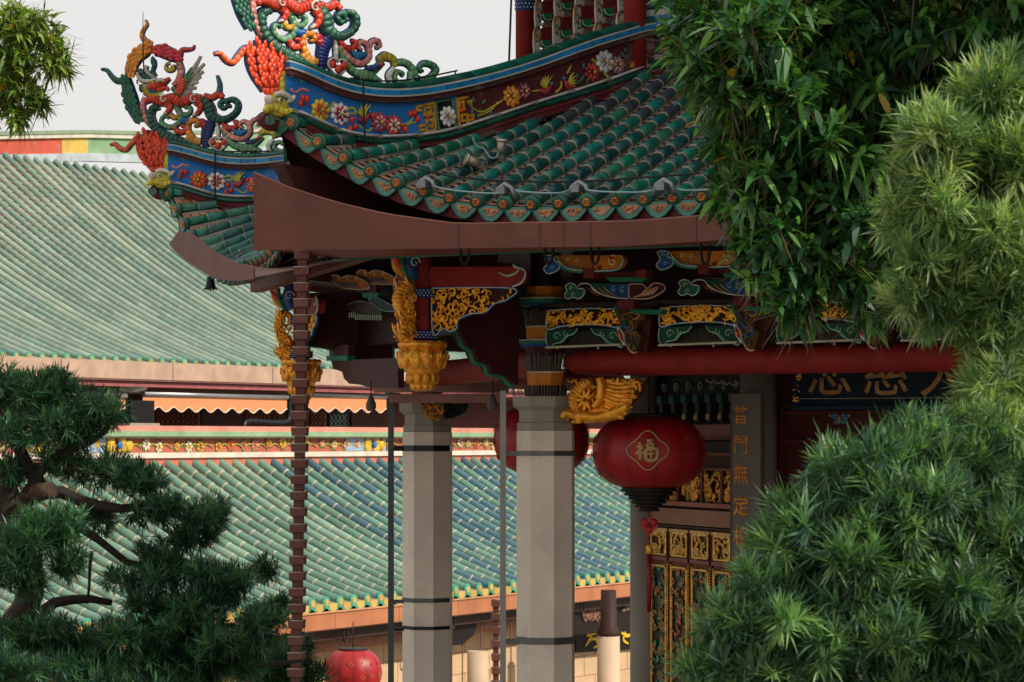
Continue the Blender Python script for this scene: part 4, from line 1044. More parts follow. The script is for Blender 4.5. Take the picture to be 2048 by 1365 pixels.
for k in range(npan):
    a0 = .13 + aw * k; a1 = a0 + aw * .9; dm = MB()
    fbox(dm, FD, a0, a1, 1.6, rowh(1060), -.14, -.02, C('6a3a22'))
    do = build('door_leaf', dm, PAINT, PAV)
    e = MB(); b0, b1 = a0 + .05, a1 - .05
    rect = [(b0, rowh(1116)), (b1, rowh(1116)), (b1, rowh(1070)), (b0, rowh(1070))]
    prism(e, FD, rect, C('3a1a10'), -.02, -.012)
    for r_ in range(4): ribbon(e, FD, [rect[r_], ((rect[r_][0] + rect[(r_+1)%4][0]) / 2, (rect[r_][1] + rect[(r_+1)%4][1]) / 2), rect[(r_ + 1) % 4]], .013, C('c8a050'), .0, .014, n=5)
    filigree(e, FD, rect, 46, C('c89c4c'), -.006, .011, 30 + k, size=.09)
    fbox(e, FD, a0, a1, rowh(1128), rowh(1120), -.02, .01, C('6a3030')); fbox(e, FD, a0, a1, rowh(1068), rowh(1062), -.02, .01, C('b08850'))
    for x in (a0 + .012, a1 - .012):
        for j in range(64): e.ball(FD.P(x, rowh(1136) - .028 * j, -.005), .014, C('c8963c'), n=5)
    build('gilt_square_panel', e, GOLD, do)
    e = MB(); rect = [(b0, rowh(1136) - 1.9), (b1, rowh(1136) - 1.9), (b1, rowh(1140)), (b0, rowh(1140))]
    prism(e, FD, rect, C('20302a'), -.02, -.014)
    filigree(e, FD, rect, 130, C('8a6a3c'), -.008, .012, 60 + k, leafc=C(('2c7a68', 'a05038', '3a6a58')[k % 3]), size=.12)
    for r_ in (1, 3): ribbon(e, FD, [rect[r_], ((rect[r_][0] + rect[(r_+1)%4][0]) / 2, (rect[r_][1] + rect[(r_+1)%4][1]) / 2), rect[(r_ + 1) % 4]], .016, C('c89a44'), .0, .014, n=5)
    ribbon(e, FD, [rect[2], ((rect[2][0] + rect[3][0]) / 2, rect[2][1]), rect[3]], .016, C('c89a44'), .0, .014, n=5)
    build('painted_long_panel', e, GOLD, do)
# small bracket frieze high on the door side
ff = MB()
for k in range(7):
    a, h = FD.px(1325 + 24 * k, 800); hh = rowh(812)
    if a < LD: 
        fbox(ff, FD, a - .05, a + .05, rowh(845), rowh(800), -.1, .02, C('16201e')); fbox(ff, FD, a - .06, a + .06, rowh(806), rowh(790), -.1, .04, C('1e4a44'))
        for j in range(4): ff.ball(FD.P(a - .03 + .02 * j, rowh(835) + .01 * (j % 2), .03), .014, C('b8925c'), (1, 1, 2.4), n=5)
        ribbon(ff, FD, spiral(a, rowh(775), .06, .01, 0, 1.2), .01, C('6a8a84'), -.02, .02, n=5)
fbox(ff, FD, .1, LD, rowh(850), rowh(750), -.14, -.11, C('120c0c'))
build('inner_frieze', ff, PAINT, PAV)
sc_ = MB(); FF = Frame(c0[:2], V(1, 0), V(0, -1))
for k in range(4): 
    p = [world(1420 + 16 * k + 8 * math.cos(t) , 757 + k * 2 - 8 * math.sin(t) * -1, 25.9) for t in np.linspace(.1, 3.0, 6)]
    sc_.tube(p, .008, C('b88a90'), n=5)
build('scalloped_edge', sc_, PAINT, PAV)
# wall to the right: rails, butterfly
wr = MB()
def wrow(y0, y1, d0, d1, col, a0=.25, a1=3.2, x=1750): fbox(wr, FW, a0, a1, FW.px(x, y1)[1], FW.px(x, y0)[1], d0, d1, C(col))
wrow(808, 822, -.14, .0, '421716'); wrow(822, 828, -.14, .04, '5a201d'); wrow(880, 886, -.14, 0, '5a201d'); wrow(828, 1100, -.14, -.1, '4e1a19')
build('wall_rail', wr, PAINT, PAV)
bf = MB(); cx, cy = FW.px(1673, 838)
for s_ in (-1, 1):
    ribbon(bf, FW, [(cx, cy - .005), (cx + s_ * .045, cy + .012), (cx + s_ * .085, cy + .04)], [.014, .03, .022], C('2a78a8'), -.09, .015)
    ribbon(bf, FW, [(cx, cy - .01), (cx + s_ * .03, cy - .03), (cx + s_ * .055, cy - .04)], [.012, .024, .014], C('4a9ab8'), -.09, .015)
    ribbon(bf, FW, [(cx + s_ * .02, cy + .025), (cx + s_ * .06, cy + .055), (cx + s_ * .1, cy + .05), (cx + s_ * .095, cy + .02)], .005, C('d8e0e0'), -.07, .008, n=5)
ribbon(bf, FW, [(cx, cy + .035), (cx, cy), (cx, cy - .045)], [.01, .014, .008], C('d88a2c'), -.07, .014)
build('painted_butterfly', bf, PAINT, PAV)

# --- upper storey
us = MB()
for i in range(8):
    fr, L = face_frame(i, 4.55); fbox(us, fr, 0, L, 9.0, 12.6, -.1, 0, C('6a1f1e'))
uo = build('upper_wall', us, PAINT, PAV)
# ring band at the foot of the upper storey
for i in (7, 6, 0, 1):
    fr, L = face_frame(i, R_U); rng = random.Random(i); b = MB()
    H0 = 9.38; 
    for (h0, h1, d0, d1, col) in ((-.25, .10, -.08, 0, '56181c'), (.10, .145, -.06, .02, '8f8b84'), (.145, .35, -.08, -.03, '141418'), (.35, .40, -.08, .03, '4a2524'), (.40, .42, -.08, .06, 'b9b2a4'), (.42, .50, -.08, .05, '0d6ba8'), (.50, .56, -.08, .03, 'c4bfb2')):
        fbox(b, fr, 0, L, H0 + h0, H0 + h1, d0, d1, C(col))
    for a in np.arange(.1, L - .3, .5):
        for (x0, x1, h0, h1) in ((0, .1, .19, .21), (.09, .11, .19, .31), (.0, .1, .29, .31), (0, .02, .24, .31), (0, .06, .24, .26)):
            fbox(b, fr, a + x0, a + x1, H0 + h0, H0 + h1, -.03, -.01 + x0 * .01, C('c8922e'))
    for a in np.arange(.4, L - .3, .5): flower(b, fr, a, H0 + .25, .07, C('d8402c'), C('e8b0a8'), -.02, leaf=C('2a6e4c'), rng=rng)
    o = build('upper_band', b, PLASTER, PAV)
    t = MB(); t2 = MB()
    for a in np.arange(0, L, .24):
        c_ = jit(C('0f5d4e'), rng, .25); t.tube([fr.P(a + .003, H0 + .05, .05), fr.P(min(L, a + .236), H0 + .05, .05)], .045, c_, n=10)
        t2 = t2 if a > 0 else MB(); t2.tube([fr.P(a + .003, H0 + .6, 0), fr.P(min(L, a + .236), H0 + .6, 0)], .04, jit(c_, rng, .2), n=10)
    build('green_tile_course', t, GLAZE, o); build('green_tile_course', t2, GLAZE, o)
    t = MB(); t.tube([fr.P(-.05, H0 - .03, .12), fr.P(L + .05, H0 - .03, .12)], .02, C('7a2a2c'), n=8); build('red_pipe', t, METAL, o)
# corner columns and stacked brackets of the upper storey
for i in (0, 1, 7):
    c = vert(i, 4.96); m_ = MB(); m_.lathe((c[0], c[1], 9.2), [(.105, 0), (.105, 3.3)], 20, C('8a2622')); o = build('upper_column', m_, PAINT, PAV)
    m_ = MB(); z = 10.48 if i == 1 else 10.3
    m_.lathe((c[0], c[1], z), [(.107, 0), (.11, .01), (.11, .13), (.107, .14)], 20, C('1a4688'))
    for k in range(18):
        for q in range(3): t = 2 * math.pi * (k + .5 * (q % 2)) / 18; m_.ball((c[0] + .11 * math.cos(t), c[1] + .11 * math.sin(t), z + .03 + .04 * q), .010, C('e8e8e8'), n=4)
    build('dotted_collar', m_, PAINT, o)
    m_ = MB(); fr_ = radial(i, 4.96); m_.tube([fr_.P(-.45, z + .26, 0), fr_.P(-.3, z + .2, 0), fr_.P(.1, z + .2, 0)], [.04, .07, .08], C('7a2220'), n=8); build('beam_end', m_, PAINT, o)
fr, L = face_frame(0, 4.75)
def upper_bracket(fr, a, h, rng):
    """arm reaching out from the wall: maroon block, green boss under it, pale carved leaf at its tip"""
    o_ = fr.P(a, 0, 0); f = Frame(o_[:2], fr.n[:2], fr.a[:2]); u = rng.uniform(.9, 1.1)
    m_ = MB(); prism(m_, f, [(.0, h - .02), (.135, h - .04), (.135, h + .09), (.0, h + .11)], C('6e1e1c'), -.07, .07)
    prism(m_, f, [(-.06, h + .1), (.10, h + .1), (.10, h + .16), (-.06, h + .16)], C('8a6a62'), -.05, .05)
    build('bracket_block', m_, PAINT, uo)
    m_ = MB(); p_ = [(.0, h - .02), (.135, h - .04), (.12, h - .085), (.085, h - .105), (.04, h - .095), (.01, h - .06)]; prism(m_, f, p_, C('1f7a54'), -.06, .068)
    ribbon(m_, f, p_[1:], .005, C('a8d0b0'), .07, .008, n=5); build('green_boss', m_, PAINT, uo)
    q = [(.137, h - .16), (.20, h - .17), (.208, h - .06), (.204, h + .05), (.19, h + .10), (.17, h + .125), (.137, h + .13)]
    m_ = MB(); prism(m_, f, q, C('b8b2a6'), -.02, .03)
    ribbon(m_, f, [(.202, h - .03), (.204, h + .05), (.19, h + .10), (.17, h + .125), (.137, h + .13)], .008, C('d0982c'), .033, .01, n=5)
    ribbon(m_, f, [(.14, h - .03), (.20, h - .035)], .006, C('d0982c'), .033, .01, n=5)
    for k in range(7): ribbon(m_, f, spiral(.155 + .016 * (k % 3), h - .12 + .034 * k + .01 * (k % 2), .018, .003, k, 1.), .006, C(rng.choice(('3a8a70', '2f4a60', 'd0982c', '4a9a80') if k > 2 else ('3a4858', '6a7a88', 'e8e4da'))), .034, .008, n=5)
    build('bracket_leaf', m_, PAINT, uo)
rng = random.Random(2)
for row in range(6):
    for k in range(5):
        a = .16 + .74 * k + .05 * row; h = 9.62 + .27 * row
        if a < L - .2: upper_bracket(fr, a, h, rng)
bk = MB()
for row in range(8): fbox(bk, fr, .1, L, 9.6 + .24 * row, 9.66 + .24 * row, .0, .04, C('6e1e1c'))
build('bracket_rail', bk, PAINT, uo)
ur = MB(); ur.lathe((CEN[0], CEN[1], 11.9), [(4.6, .2), (7.4, 0), (7.5, .12), (5.0, 1.2), (2.0, 3.2), (.3, 5.2), (.05, 6.5)], 8, [C('3a1a18'), C('0f5d4e'), C('0f5d4e'), C('0f5d4e'), C('0f5d4e'), C('c8922e')], math.radians(37.5), False)
build('upper_roof', ur, GLAZE, PAV)

# ================================================================= BACKGROUND HALLS
HE = V(.486, .874); HP = V(.874, -.486)           # along the eaves, and out of the facade
def HF(px, Y, back=0.):                            # facade-parallel plane of a hall through a photo column at distance Y
    p = world(px, 800, Y)[:2] - HP * back; return Frame(p, HE, HP)
def hall_roof(parent, E, s0, s1, zE, zR, R, sp, rad, cols, seed, tips=True, concave=.35, tl=.38, endc='c4a452', ringc=C('b4b09a'), alt=None):
    """cover rows from the ridge to the eave; E frame at the eave line"""
    rng = random.Random(seed); cov = MB(); pan = MB(); en = MB()
    def zz(f): return zE + (zR - zE) * (f * (1 - concave) + concave * f * f)   # f 0 eave .. 1 ridge
    n = int((s1 - s0) / sp)
    for k in range(n):
        a = s0 + sp * (k + .5); m = int(R / tl); P = []; Rr = []; cs = []
        cc_ = alt[1] if alt and rng.random() < (a - alt[0]) / 5 + .5 else cols
        bc = rng.choice(cc_)
        off = rng.uniform(0, .3)
        for j in range(m):
            f0, f1 = j / m, (j + 1) / m; c = jit(bc if rng.random() < .88 else rng.choice(cc_), rng, .06)
            for f, r_, cc in ((f0, rad * .9, ringc), (f0 + .02 / R, rad * 1.0, ringc), (f0 + .03 / R, rad, c), (f1 - .004, rad * .94, c)):
                P.append(E.P(a, zz(f) + rad * .5, -R * f)); Rr.append(r_); cs.append(cc)
        cov.tube(P, Rr, cs[:-1], n=7, arc=(math.radians(-25), math.radians(205)), caps=False)
        if tips:
            q = E.P(a, zz(0) + rad * .5, .0)
            en.tube([q - E.n * .02, q + E.n * .025], [rad * 1.1, rad * 1.1], jit(C('3f9a80'), rng, .15), n=12)
            en.tube([q + E.n * .02, q + E.n * .035], [rad * .66, rad * .6], jit(C(endc), rng, .15), n=10)
            q = E.P(a + sp / 2, zz(0) - .0, .0); w_ = sp * .47
            pts = [(a + sp / 2 - w_, zE + .03), (a + sp / 2 - w_ * .8, zE - .07), (a + sp / 2 - w_ * .35, zE - .13), (a + sp / 2 + w_ * .35, zE - .13), (a + sp / 2 + w_ * .8, zE - .07), (a + sp / 2 + w_, zE + .03)]
            prism(en, E, pts, jit(C('4aa086'), rng, .15), 0, .012)
            prism(en, E, [(x * .66 + (a + sp / 2) * .34, y * .8 + zE * .2) for x, y in pts], jit(C(endc), rng, .12), .012, .018)
        for j in range(int(R / .2)):
            f0, f1 = j * .2 / R, min(1, (j + 1) * .2 / R)
            c = jit(C('9c8668') if rng.random() < .6 else C('a06c54'), rng, .15)
            pan.poly([E.P(a, zz(f0) + .03, -R * f0), E.P(a + sp, zz(f0) + .03, -R * f0), E.P(a + sp, zz(f1), -R * f1), E.P(a, zz(f1), -R * f1)], c)
    # rear slope and underside so that the roof is a solid thing
    pan.poly([E.P(s0, zz(1) - .02, -R), E.P(s1, zz(1) - .02, -R), E.P(s1, zE, -2 * R), E.P(s0, zE, -2 * R)], C('2f6a58'))
    pan.poly([E.P(s0, zE - .12, 0), E.P(s1, zE - .12, 0), E.P(s1, zE - .12, -2 * R), E.P(s0, zE - .12, -2 * R)], C('3a2a24'))
    o = build('roof', cov, HTILE, parent); build('clay_pans', pan, CLAY, o)
    if tips: build('eave_tile_ends', en, HTILE, o)
    return o
HTILE = mat('hall_glazed_tile', .42, 0, 1.1, .22, .08, 20, grime=.12)
LT = [C('6a8e7a'), C('729482'), C('628674'), C('7c9c86'), C('5c8272')]
LB = [C('5c8676'), C('507a7c'), C('446a78'), C('628c7e'), C('527c78')]  # bluer rows: partial shade and sky reflection put into the tile colour
# ---- lower side hall
S1 = empty('side_hall', (2, 52, 0), 'lower temple hall with pale green tiled roof, flowered ridge and orange gutter behind the columns', 'temple hall')
E1 = HF(500, 45.6); ZE1 = 3.16
def e1(px): return E1.px(px, 1200)[0]
sA, sB = e1(-160), e1(1800)
smid = e1(960); 
hall_roof(S1, E1, sA, sB, ZE1, 5.52, 5.0, .44, .098, LT, 5, ringc=C('a8a48c'), alt=(smid, LB))
b = MB()
for a0, a1 in [(sA + i * 2.1, sA + i * 2.1 + 2.09) for i in range(int((sB - sA) / 2.1) + 1)]:
    fbox(b, E1, a0, a1, ZE1 - .40, ZE1 - .11, .06, .10, C('b0714e')); fbox(b, E1, a0, a1, ZE1 - .12, ZE1 - .10, .02, .13, C('c89068'))
build('gutter', b, METAL, S1)
b = MB(); fbox(b, E1, sA, sB, ZE1 - .42, ZE1 - .38, -.9, .08, C('6a4a3e')); fbox(b, E1, sA, sB, ZE1 - .62, ZE1 - .42, -.35, -.15, C('3c2a22')); build('soffit', b, PAINT, S1)
for px in (690, 905, 1165):
    hk = MB(); a = e1(px); ribbon(hk, E1, [(a - .05, ZE1 - .4), (a - .05, ZE1 - .6), (a, ZE1 - .66), (a + .06, ZE1 - .6), (a + .06, ZE1 - .4)], .022, C('1a1614'), .0, .02); build('gutter_hook', hk, METAL, S1)
bm = MB(); bm.tube([E1.P(sA, ZE1 - .70, -.55), E1.P(sB, ZE1 - .70, -.55)], .17, C('8a6250'), n=14); build('round_beam', bm, PAINT, S1)
wl = MB(); fbox(wl, E1, sA, sB, 0, ZE1 - .5, -1.3, -1.1, C('c9a985')); wo = build('wall', wl, CLEAN, S1)
gl = MB()
for z in np.arange(.2, 2.5, .42): fbox(gl, E1, sA, sB, z, z + .012, -1.1, -1.095, C('8a6a50'))
for k in range(26):
    for z in range(5): a = sA + 1.0 * k + (.5 if z % 2 else 0); fbox(gl, E1, a, a + .012, .2 + .42 * z, .62 + .42 * z, -1.1, -1.095, C('8a6a50'))
build('wall_joint', gl, CLEAN, wo)
# ridge with coloured bands and painted flowers, following the roof top
RG = Frame(E1.O[:2] - HP * 5.0, HE, HP)
r = MB(); ra, rb_ = RG.px(-200, 900)[0], RG.px(1700, 900)[0]
def rr(mb, h0, h1, d, col, a0=None, a1=None, fr=RG): fbox(mb, fr, ra if a0 is None else a0, rb_ if a1 is None else a1, h0, h1, -.3, d, C(col))
rr(r, 5.4, 5.66, .06, 'c4705a'); rr(r, 5.66, 5.76, .12, 'd8cabc'); rr(r, 5.76, 6.03, .0, 'b0604a'); rr(r, 6.03, 6.12, .10, '8a4a3c'); rr(r, 6.03, 6.065, .12, 'c8b8a0')
rr(r, 6.065, 6.16, .2, '86a882'); rr(r, 6.16, 6.26, .16, 'd08878')
ro = build('ridge', r, PLASTER, S1)
fl = MB(); rng = random.Random(77)
for px0, px1, cc in ((150, 225, '8fa8c8'), (690, 770, '8fb0c8')):
    a0, a1 = RG.px(px0, 900)[0], RG.px(px1, 900)[0]; fbox(fl, RG, a0, a1, 5.77, 6.03, 0, .02, C(cc))
for px in (90, 235, 745): 
    a0 = RG.px(px, 900)[0]; 
    for k in range(5): fl.ball(RG.P(a0 + .3 * math.cos(k * 1.257), 5.9 + .09 * math.sin(k * 1.257), .03), .13, C('d8b030'), (1, 1, .4), 8, (V(HE[0], HE[1], 0), UP, V(HP[0], HP[1], 0)))
    fl.ball(RG.P(a0, 5.9, .06), .08, C('2a6ab0'), (1, 1, .4), 8, (V(HE[0], HE[1], 0), UP, V(HP[0], HP[1], 0)))
a = ra
while a < rb_:
    a += rng.uniform(.35, .6); flower(fl, RG, a, 5.9 + rng.uniform(-.05, .05), rng.uniform(.09, .14), C(rng.choice(('d8603a', 'e0a83a', 'd88a7a', 'e8d8c8', 'd8b040'))), C(rng.choice(('e8c050', 'c84030', 'f0e8d8'))), .02, petals=7, leaf=C('5a8a4a'), rng=rng)
    ribbon(fl, RG, [(a, 5.85), (a + .2, 5.92), (a + .4, 5.84)], [.012, .018, .006], C('a8a040'), .02, .015)
build('ridge_flowers', fl, MOSAIC, ro)
# ---- upper main hall
S2 = empty('main_hall', (-10, 75, 0), 'upper temple hall with long pale green tiled roof and cream gutter at the left', 'temple hall')
E2 = HF(300, 67); ZE2 = 7.85
def e2(px): return E2.px(px, 730)[0]
s0, s1 = e2(-420), e2(1400)
R2 = Frame(E2.O[:2] - HP * 10.6, HE, HP); ZR2 = R2.px(150, 330)[1]
hall_roof(S2, E2, s0, s1, ZE2, ZR2, 10.6, .46, .098, [C('7c9284'), C('84988a'), C('748c7e'), C('8a9e8c'), C('6e8a7e')], 8, concave=.42, tl=.62, ringc=C('8c9684'), endc='a89a60')  # tiles paled and greyed: distance haze put into their colour
b = MB(); k = 0; a = s0
while a < s1:
    fbox(b, E2, a, a + 4.3, ZE2 - .40, ZE2 + .02, .06, .10, C('b89a86')); a += 4.33
build('gutter', b, METAL, S2)
b = MB(); fbox(b, E2, s0, s1, ZE2 - .44, ZE2 - .40, -1.6, .08, C('8a5a54')); fbox(b, E2, s0, s1, ZE2 - .58, ZE2 - .44, -.2, -.02, C('a05a5c')); fbox(b, E2, s0, s1, ZE2 - .66, ZE2 - .58, -.6, -.3, C('7a4a2c')); build('soffit', b, PAINT, S2)
b = MB(); fbox(b, E2, s0, s1, 0, ZE2 - .1, -2.3, -2.1, C('5a2420')); wo2 = build('wall', b, PAINT, S2)
# lattice windows in the wall
rng = random.Random(9)
for px0, px1, kind in ((250, 275, 1), (312, 397, 1), (490, 555, 1), (620, 650, 1), (655, 695, 2), (400, 470, 0), (700, 765, 0)):
    Fw = Frame(E2.O[:2] - HP * 2.1, HE, HP); a0, a1 = Fw.px(px0, 850)[0], Fw.px(px1, 850)[0]; w_ = MB()
    fbox(w_, Fw, a0, a1, 3.0, 6.75, 0, .05, C(('4a1f1c', '8a4430', '1c3438')[kind]))
    wn = build('window', w_, PAINT, wo2)
    l_ = MB(); z0 = 5.6
    if kind:
        for q in range(int((a1 - a0) / .22)):
            for zz_ in range(7):
                x, z = a0 + .12 + .22 * q, z0 + .17 * zz_; t = .09
                c_ = C('4a3a26') if kind == 1 else C('b8ccc0')
                ribbon(l_, Fw, [(x - t, z - t), (x, z), (x + t, z + t)], .014, c_, .06, .014, n=4); ribbon(l_, Fw, [(x - t, z + t), (x, z), (x + t, z - t)], .014, c_, .06, .014, n=4)
    else: fbox(l_, Fw, a0 + .2, a1 - .2, 5.2, 6.1, .05, .08, C('6a7474'))
    build('lattice', l_, PAINT, wn)
R2 = Frame(E2.O[:2] - HP * 10.6, HE, HP); r = MB()
# ridge follows a gentle upward sweep to the right
def rz(px): return float(np.interp(px, [-400, 0, 170, 300, 420, 540], [0, 0, .05, .0, .05, .3]))
PX = list(range(-500, 560, 26))
for x0, x1 in zip(PX[:-1], PX[1:]):
    for y0, y1, d, col in ((326, 310, .06, 'a9b4bc'), (310, 279, .0, None), (279, 271, .10, 'c8c2b4'), (271, 264, .14, '7c9478')):
        cc = col or ('b8503c' if x0 < 122 else ('c8aa50' if x0 < 160 else '7ca078'))
        q = [R2.px(x0, y0), R2.px(x1, y0), R2.px(x1, y1), R2.px(x0, y1)]
        dz = (rz(x0), rz(x1), rz(x1), rz(x0)); q = [(a_, h_ + z_) for (a_, h_), z_ in zip(q, dz)]
        prism(r, R2, q, C(cc), -.3, d)
build('ridge', r, PLASTER, S2)

# ---- awnings under the main hall eave (things of their own)
def awning(px0, px1, label):
    Fr = Frame(E2.O[:2] - HP * .25, HE, HP); t = empty('awning', Fr.P(Fr.px((px0 + px1) / 2, 820)[0], 5.9), label, 'awning', 'orange awnings under the hall eave')
    a0, h0 = Fr.px(px0, 822); a1, _ = Fr.px(px1, 822); hy = lambda y: Fr.px((px0 + px1) / 2, y)[1]
    m_ = MB(); top, mid = hy(775), hy(789)
    m_.poly([Fr.P(a0, top, -.9), Fr.P(a1, top, -.9), Fr.P(a1, mid, .02), Fr.P(a0, mid, .02)], C('b87a5c')); build('canvas', m_, FABRIC, t)
    m_ = MB(); n = max(3, int((a1 - a0) / .62)); pts = [(a1, hy(794)), (a0, hy(794))]; bot = hy(821)
    edge = [(a0 + (a1 - a0) * j / (n * 8), bot + .06 * math.cos(j * math.pi / 4)) for j in range(n * 8 + 1)]
    prism(m_, Fr, pts + edge, C('dc9060'), .0, .012); build('valance', m_, FABRIC, t)
    m_ = MB(); m_.tube([Fr.P(x, z, .012) for x, z in edge], .018, C('e0c8b4'), n=5); build('trim', m_, FABRIC, t)
    m_ = MB(); m_.tube([Fr.P(a0, hy(791.5), .02), Fr.P(a1, hy(791.5), .02)], .07, C('a8a8ac'), n=10); build('front_bar', m_, STEEL, t)
    m_ = MB(); m_.tube([Fr.P(a0 + .3, top - .1, -.9), Fr.P((a0 * .7 + a1 * .3), mid - .1, -.3), Fr.P(a0 + .6, mid - .05, .0)], .04, C('c8c8c8'), n=6); build('folding_arm', m_, STEEL, t)
awning(285, 573, 'orange awning with wavy valance between the pine and the rain chain')
awning(616, 772, 'orange awning with wavy valance right of the rain chain')
awning(120, 250, 'orange awning end half hidden behind the leftmost pine')
# dark drain pipe, camera lamp
Fr = Frame(E2.O[:2] - HP * .4, HE, HP)
m_ = MB(); P = [Fr.px(*p) for p in [(578, 765), (578, 800), (578, 832), (572, 843), (545, 845), (500, 842), (488, 850), (488, 880)]]; ribbon(m_, Fr, P, .07, C('2c3038'), 0, .07)
build('drain_pipe', m_, STEEL, None, label='dark bent drain pipe on the hall wall left of the rain chain', cat='pipe')
for px, lab in ((258, 'white loudspeaker box under the hall eave at the left end of the awning'),):
    m_ = MB(); a, h = Fr.px(px, 772); m_.tube([Fr.P(a - .5, h - .1, 0), Fr.P(a - .1, h, .1), Fr.P(a + .3, h + .1, .1)], [.1, .22, .26], C('c8c4bc'), n=10)
    o_ = build('loudspeaker', m_, STEEL, None, label=lab, cat='loudspeaker'); m_ = MB(); fbox(m_, Fr, a - .2, a + .75, h - .9, h - .35, -.1, .2, C('1c1c20')); fbox(m_, Fr, a - .3, a + .9, h - 1.02, h - .9, -.1, .25, C('c8b8a0')); build('bracket', m_, STEEL, o_)

# ---- under the lower hall: lantern, column, sign, chains
def lantern(cx, cy, wpx, hpx, Y, label, seed, glyph=False, tassel=True, motifs=True, cage=True):
    c = world(cx, cy, Y); R_ = wpx * .5 * K * Y; H = hpx * .5 * K * Y; s = R_ / .52; rng = random.Random(seed)
    t = empty('lantern', c - UP * H, label, 'lantern', 'red silk lanterns')
    m_ = MB(); prof = []; 
    for k in range(17):
        p = -math.pi / 2 * .8 + math.pi * .8 * k / 16; rr_ = R_ * (max(0, math.cos(p)) ** .62); prof.append((rr_, H * math.sin(p) / math.sin(math.pi / 2 * .8)))
    N = 48; base = len(m_.v)
    for r_, z in prof:
        for k in range(N):
            a = 2 * math.pi * k / N; q = 1 - (.022 if k % 2 == 0 and k % 4 == 0 else 0)
            m_.v.append((c[0] + r_ * q * math.cos(a), c[1] + r_ * q * math.sin(a), c[2] + z))
    for i in range(len(prof) - 1):
        for k in range(N):
            a = i * N + k; b_ = i * N + (k + 1) % N; m_.face((a, b_, b_ + N, a + N), C('a3161c') if k % 4 else C('8e1218'), True)
    build('silk_body', m_, SILK, t)
    m_ = MB(); rt = prof[-1][0]
    m_.lathe(tuple(c + UP * (H - .01)), [(rt * 1.02, 0), (rt * 1.06, .02), (rt * 1.02, .045 * s)], 28, C('201614')); m_.tube([c + UP * H, c + UP * (H + .5 * s)], .008, C('1a1412'), n=5)
    build('top_ring', m_, METAL, t)
    m_ = MB(); rb2 = prof[0][0]; z = -H
    for k in range(6):
        r_ = rb2 * (1.0 - .13 * k); m_.lathe(tuple(c + UP * (z - .035 * s)), [(r_ * .93, 0), (r_, .006), (r_, .036 * s)], 36, C('14100f'));
        for q in range(40):
            a = 2 * math.pi * q / 40; m_.ball((c[0] + r_ * math.cos(a), c[1] + r_ * math.sin(a), c[2] + z - .03 * s), .010 * s, C('2a2320'), n=4)
        z -= .036 * s
    build('fringe', m_, METAL, t)
    if tassel:
        m_ = MB(); q = c + UP * (z - .14 * s); Fq = Frame(q[:2], (1, 0), (0, -1))
        for k in range(5): m_.ball(Fq.P((k - 2) * .02 * s if k % 2 == 0 else 0, q[2] + (abs(k - 2) - 1) * .03 * s), .045 * s, C('b01c20'), (1, .4, 1), 7)
        prism(m_, Fq, [(0, q[2] - .085 * s), (.085 * s, q[2]), (0, q[2] + .085 * s), (-.085 * s, q[2])], C('b01c20'), -.01, .01)
        m_.tube([q + UP * .17 * s, q + UP * .05 * s], .006, C('8e1218'), n=5); m_.tube([q - UP * .08 * s, q - UP * .18 * s], .008, C('8e1218'), n=5)
        m_.tube([q - UP * .24 * s, q - UP * .5 * s, q - UP * .78 * s], [.022 * s, .026 * s, .020 * s], C('7e1016'), n=10)
        to = build('tassel', m_, SILK, t); m_ = MB(); m_.tube([q - UP * .17 * s, q - UP * .25 * s], .028 * s, C('d8a83a'), n=10); build('gold_band', m_, GOLD, to)
    # gold prints lie on the curved body
    def on(az, z, off=.006):
        zz_ = z / H; r_ = float(np.interp(z, [p[1] for p in prof], [p[0] for p in prof])) + off
        a = math.radians(-90 + az); return V(c[0] + r_ * math.cos(a), c[1] + r_ * math.sin(a), c[2] + z)
    m_ = MB()
    def stroke(az, z, pts, w_, col):
        P = smooth([V(x, y) for x, y in pts], 4)
        m_.tube([on(az + math.degrees(p[0] / R_), z + p[1]) for p in P], w_, col, n=5)
    gc = C('c09a6a') if cage else C('d8905c')
    if glyph:
        az0 = -4; q = .155 * s
        oc = [(q * (1.0 + .13 * math.cos(4 * a)) * math.cos(a) * 1.08, q * (1 + .13 * math.cos(4 * a)) * math.sin(a)) for a in np.linspace(0, 2 * math.pi, 33)]
        stroke(az0, .02 * s, oc, .007 * s, gc); 
        # the character for good fortune in brush strokes
        u = .012 * s
        for pts, w_ in (([(-.085, .075), (-.07, .055)], 1.4), ([(-.105, .03), (-.05, .04), (-.075, .0), (-.11, -.04)], 1.3), ([(-.07, .02), (-.07, -.09)], 1.5), ([(-.05, -.01), (-.035, -.03)], 1.2),
                        ([(-.01, .09), (.05, .095)], 1.4), ([(-.005, .06), (.05, .062), (.045, .035), (0, .032), (-.005, .06)], 1.1), ([(-.02, .005), (.085, .012), (.08, -.085), (-.01, -.09), (-.02, .005)], 1.4),
                        ([(-.015, -.035), (.08, -.03)], 1.0), ([(.033, .0), (.033, -.085)], 1.0)):
            stroke(az0, .02 * s, [(x * s * .93, y * s * .93) for x, y in pts], u * w_, gc)
    if glyph: build('gold_emblem', m_, PAINT, t); m_ = MB()
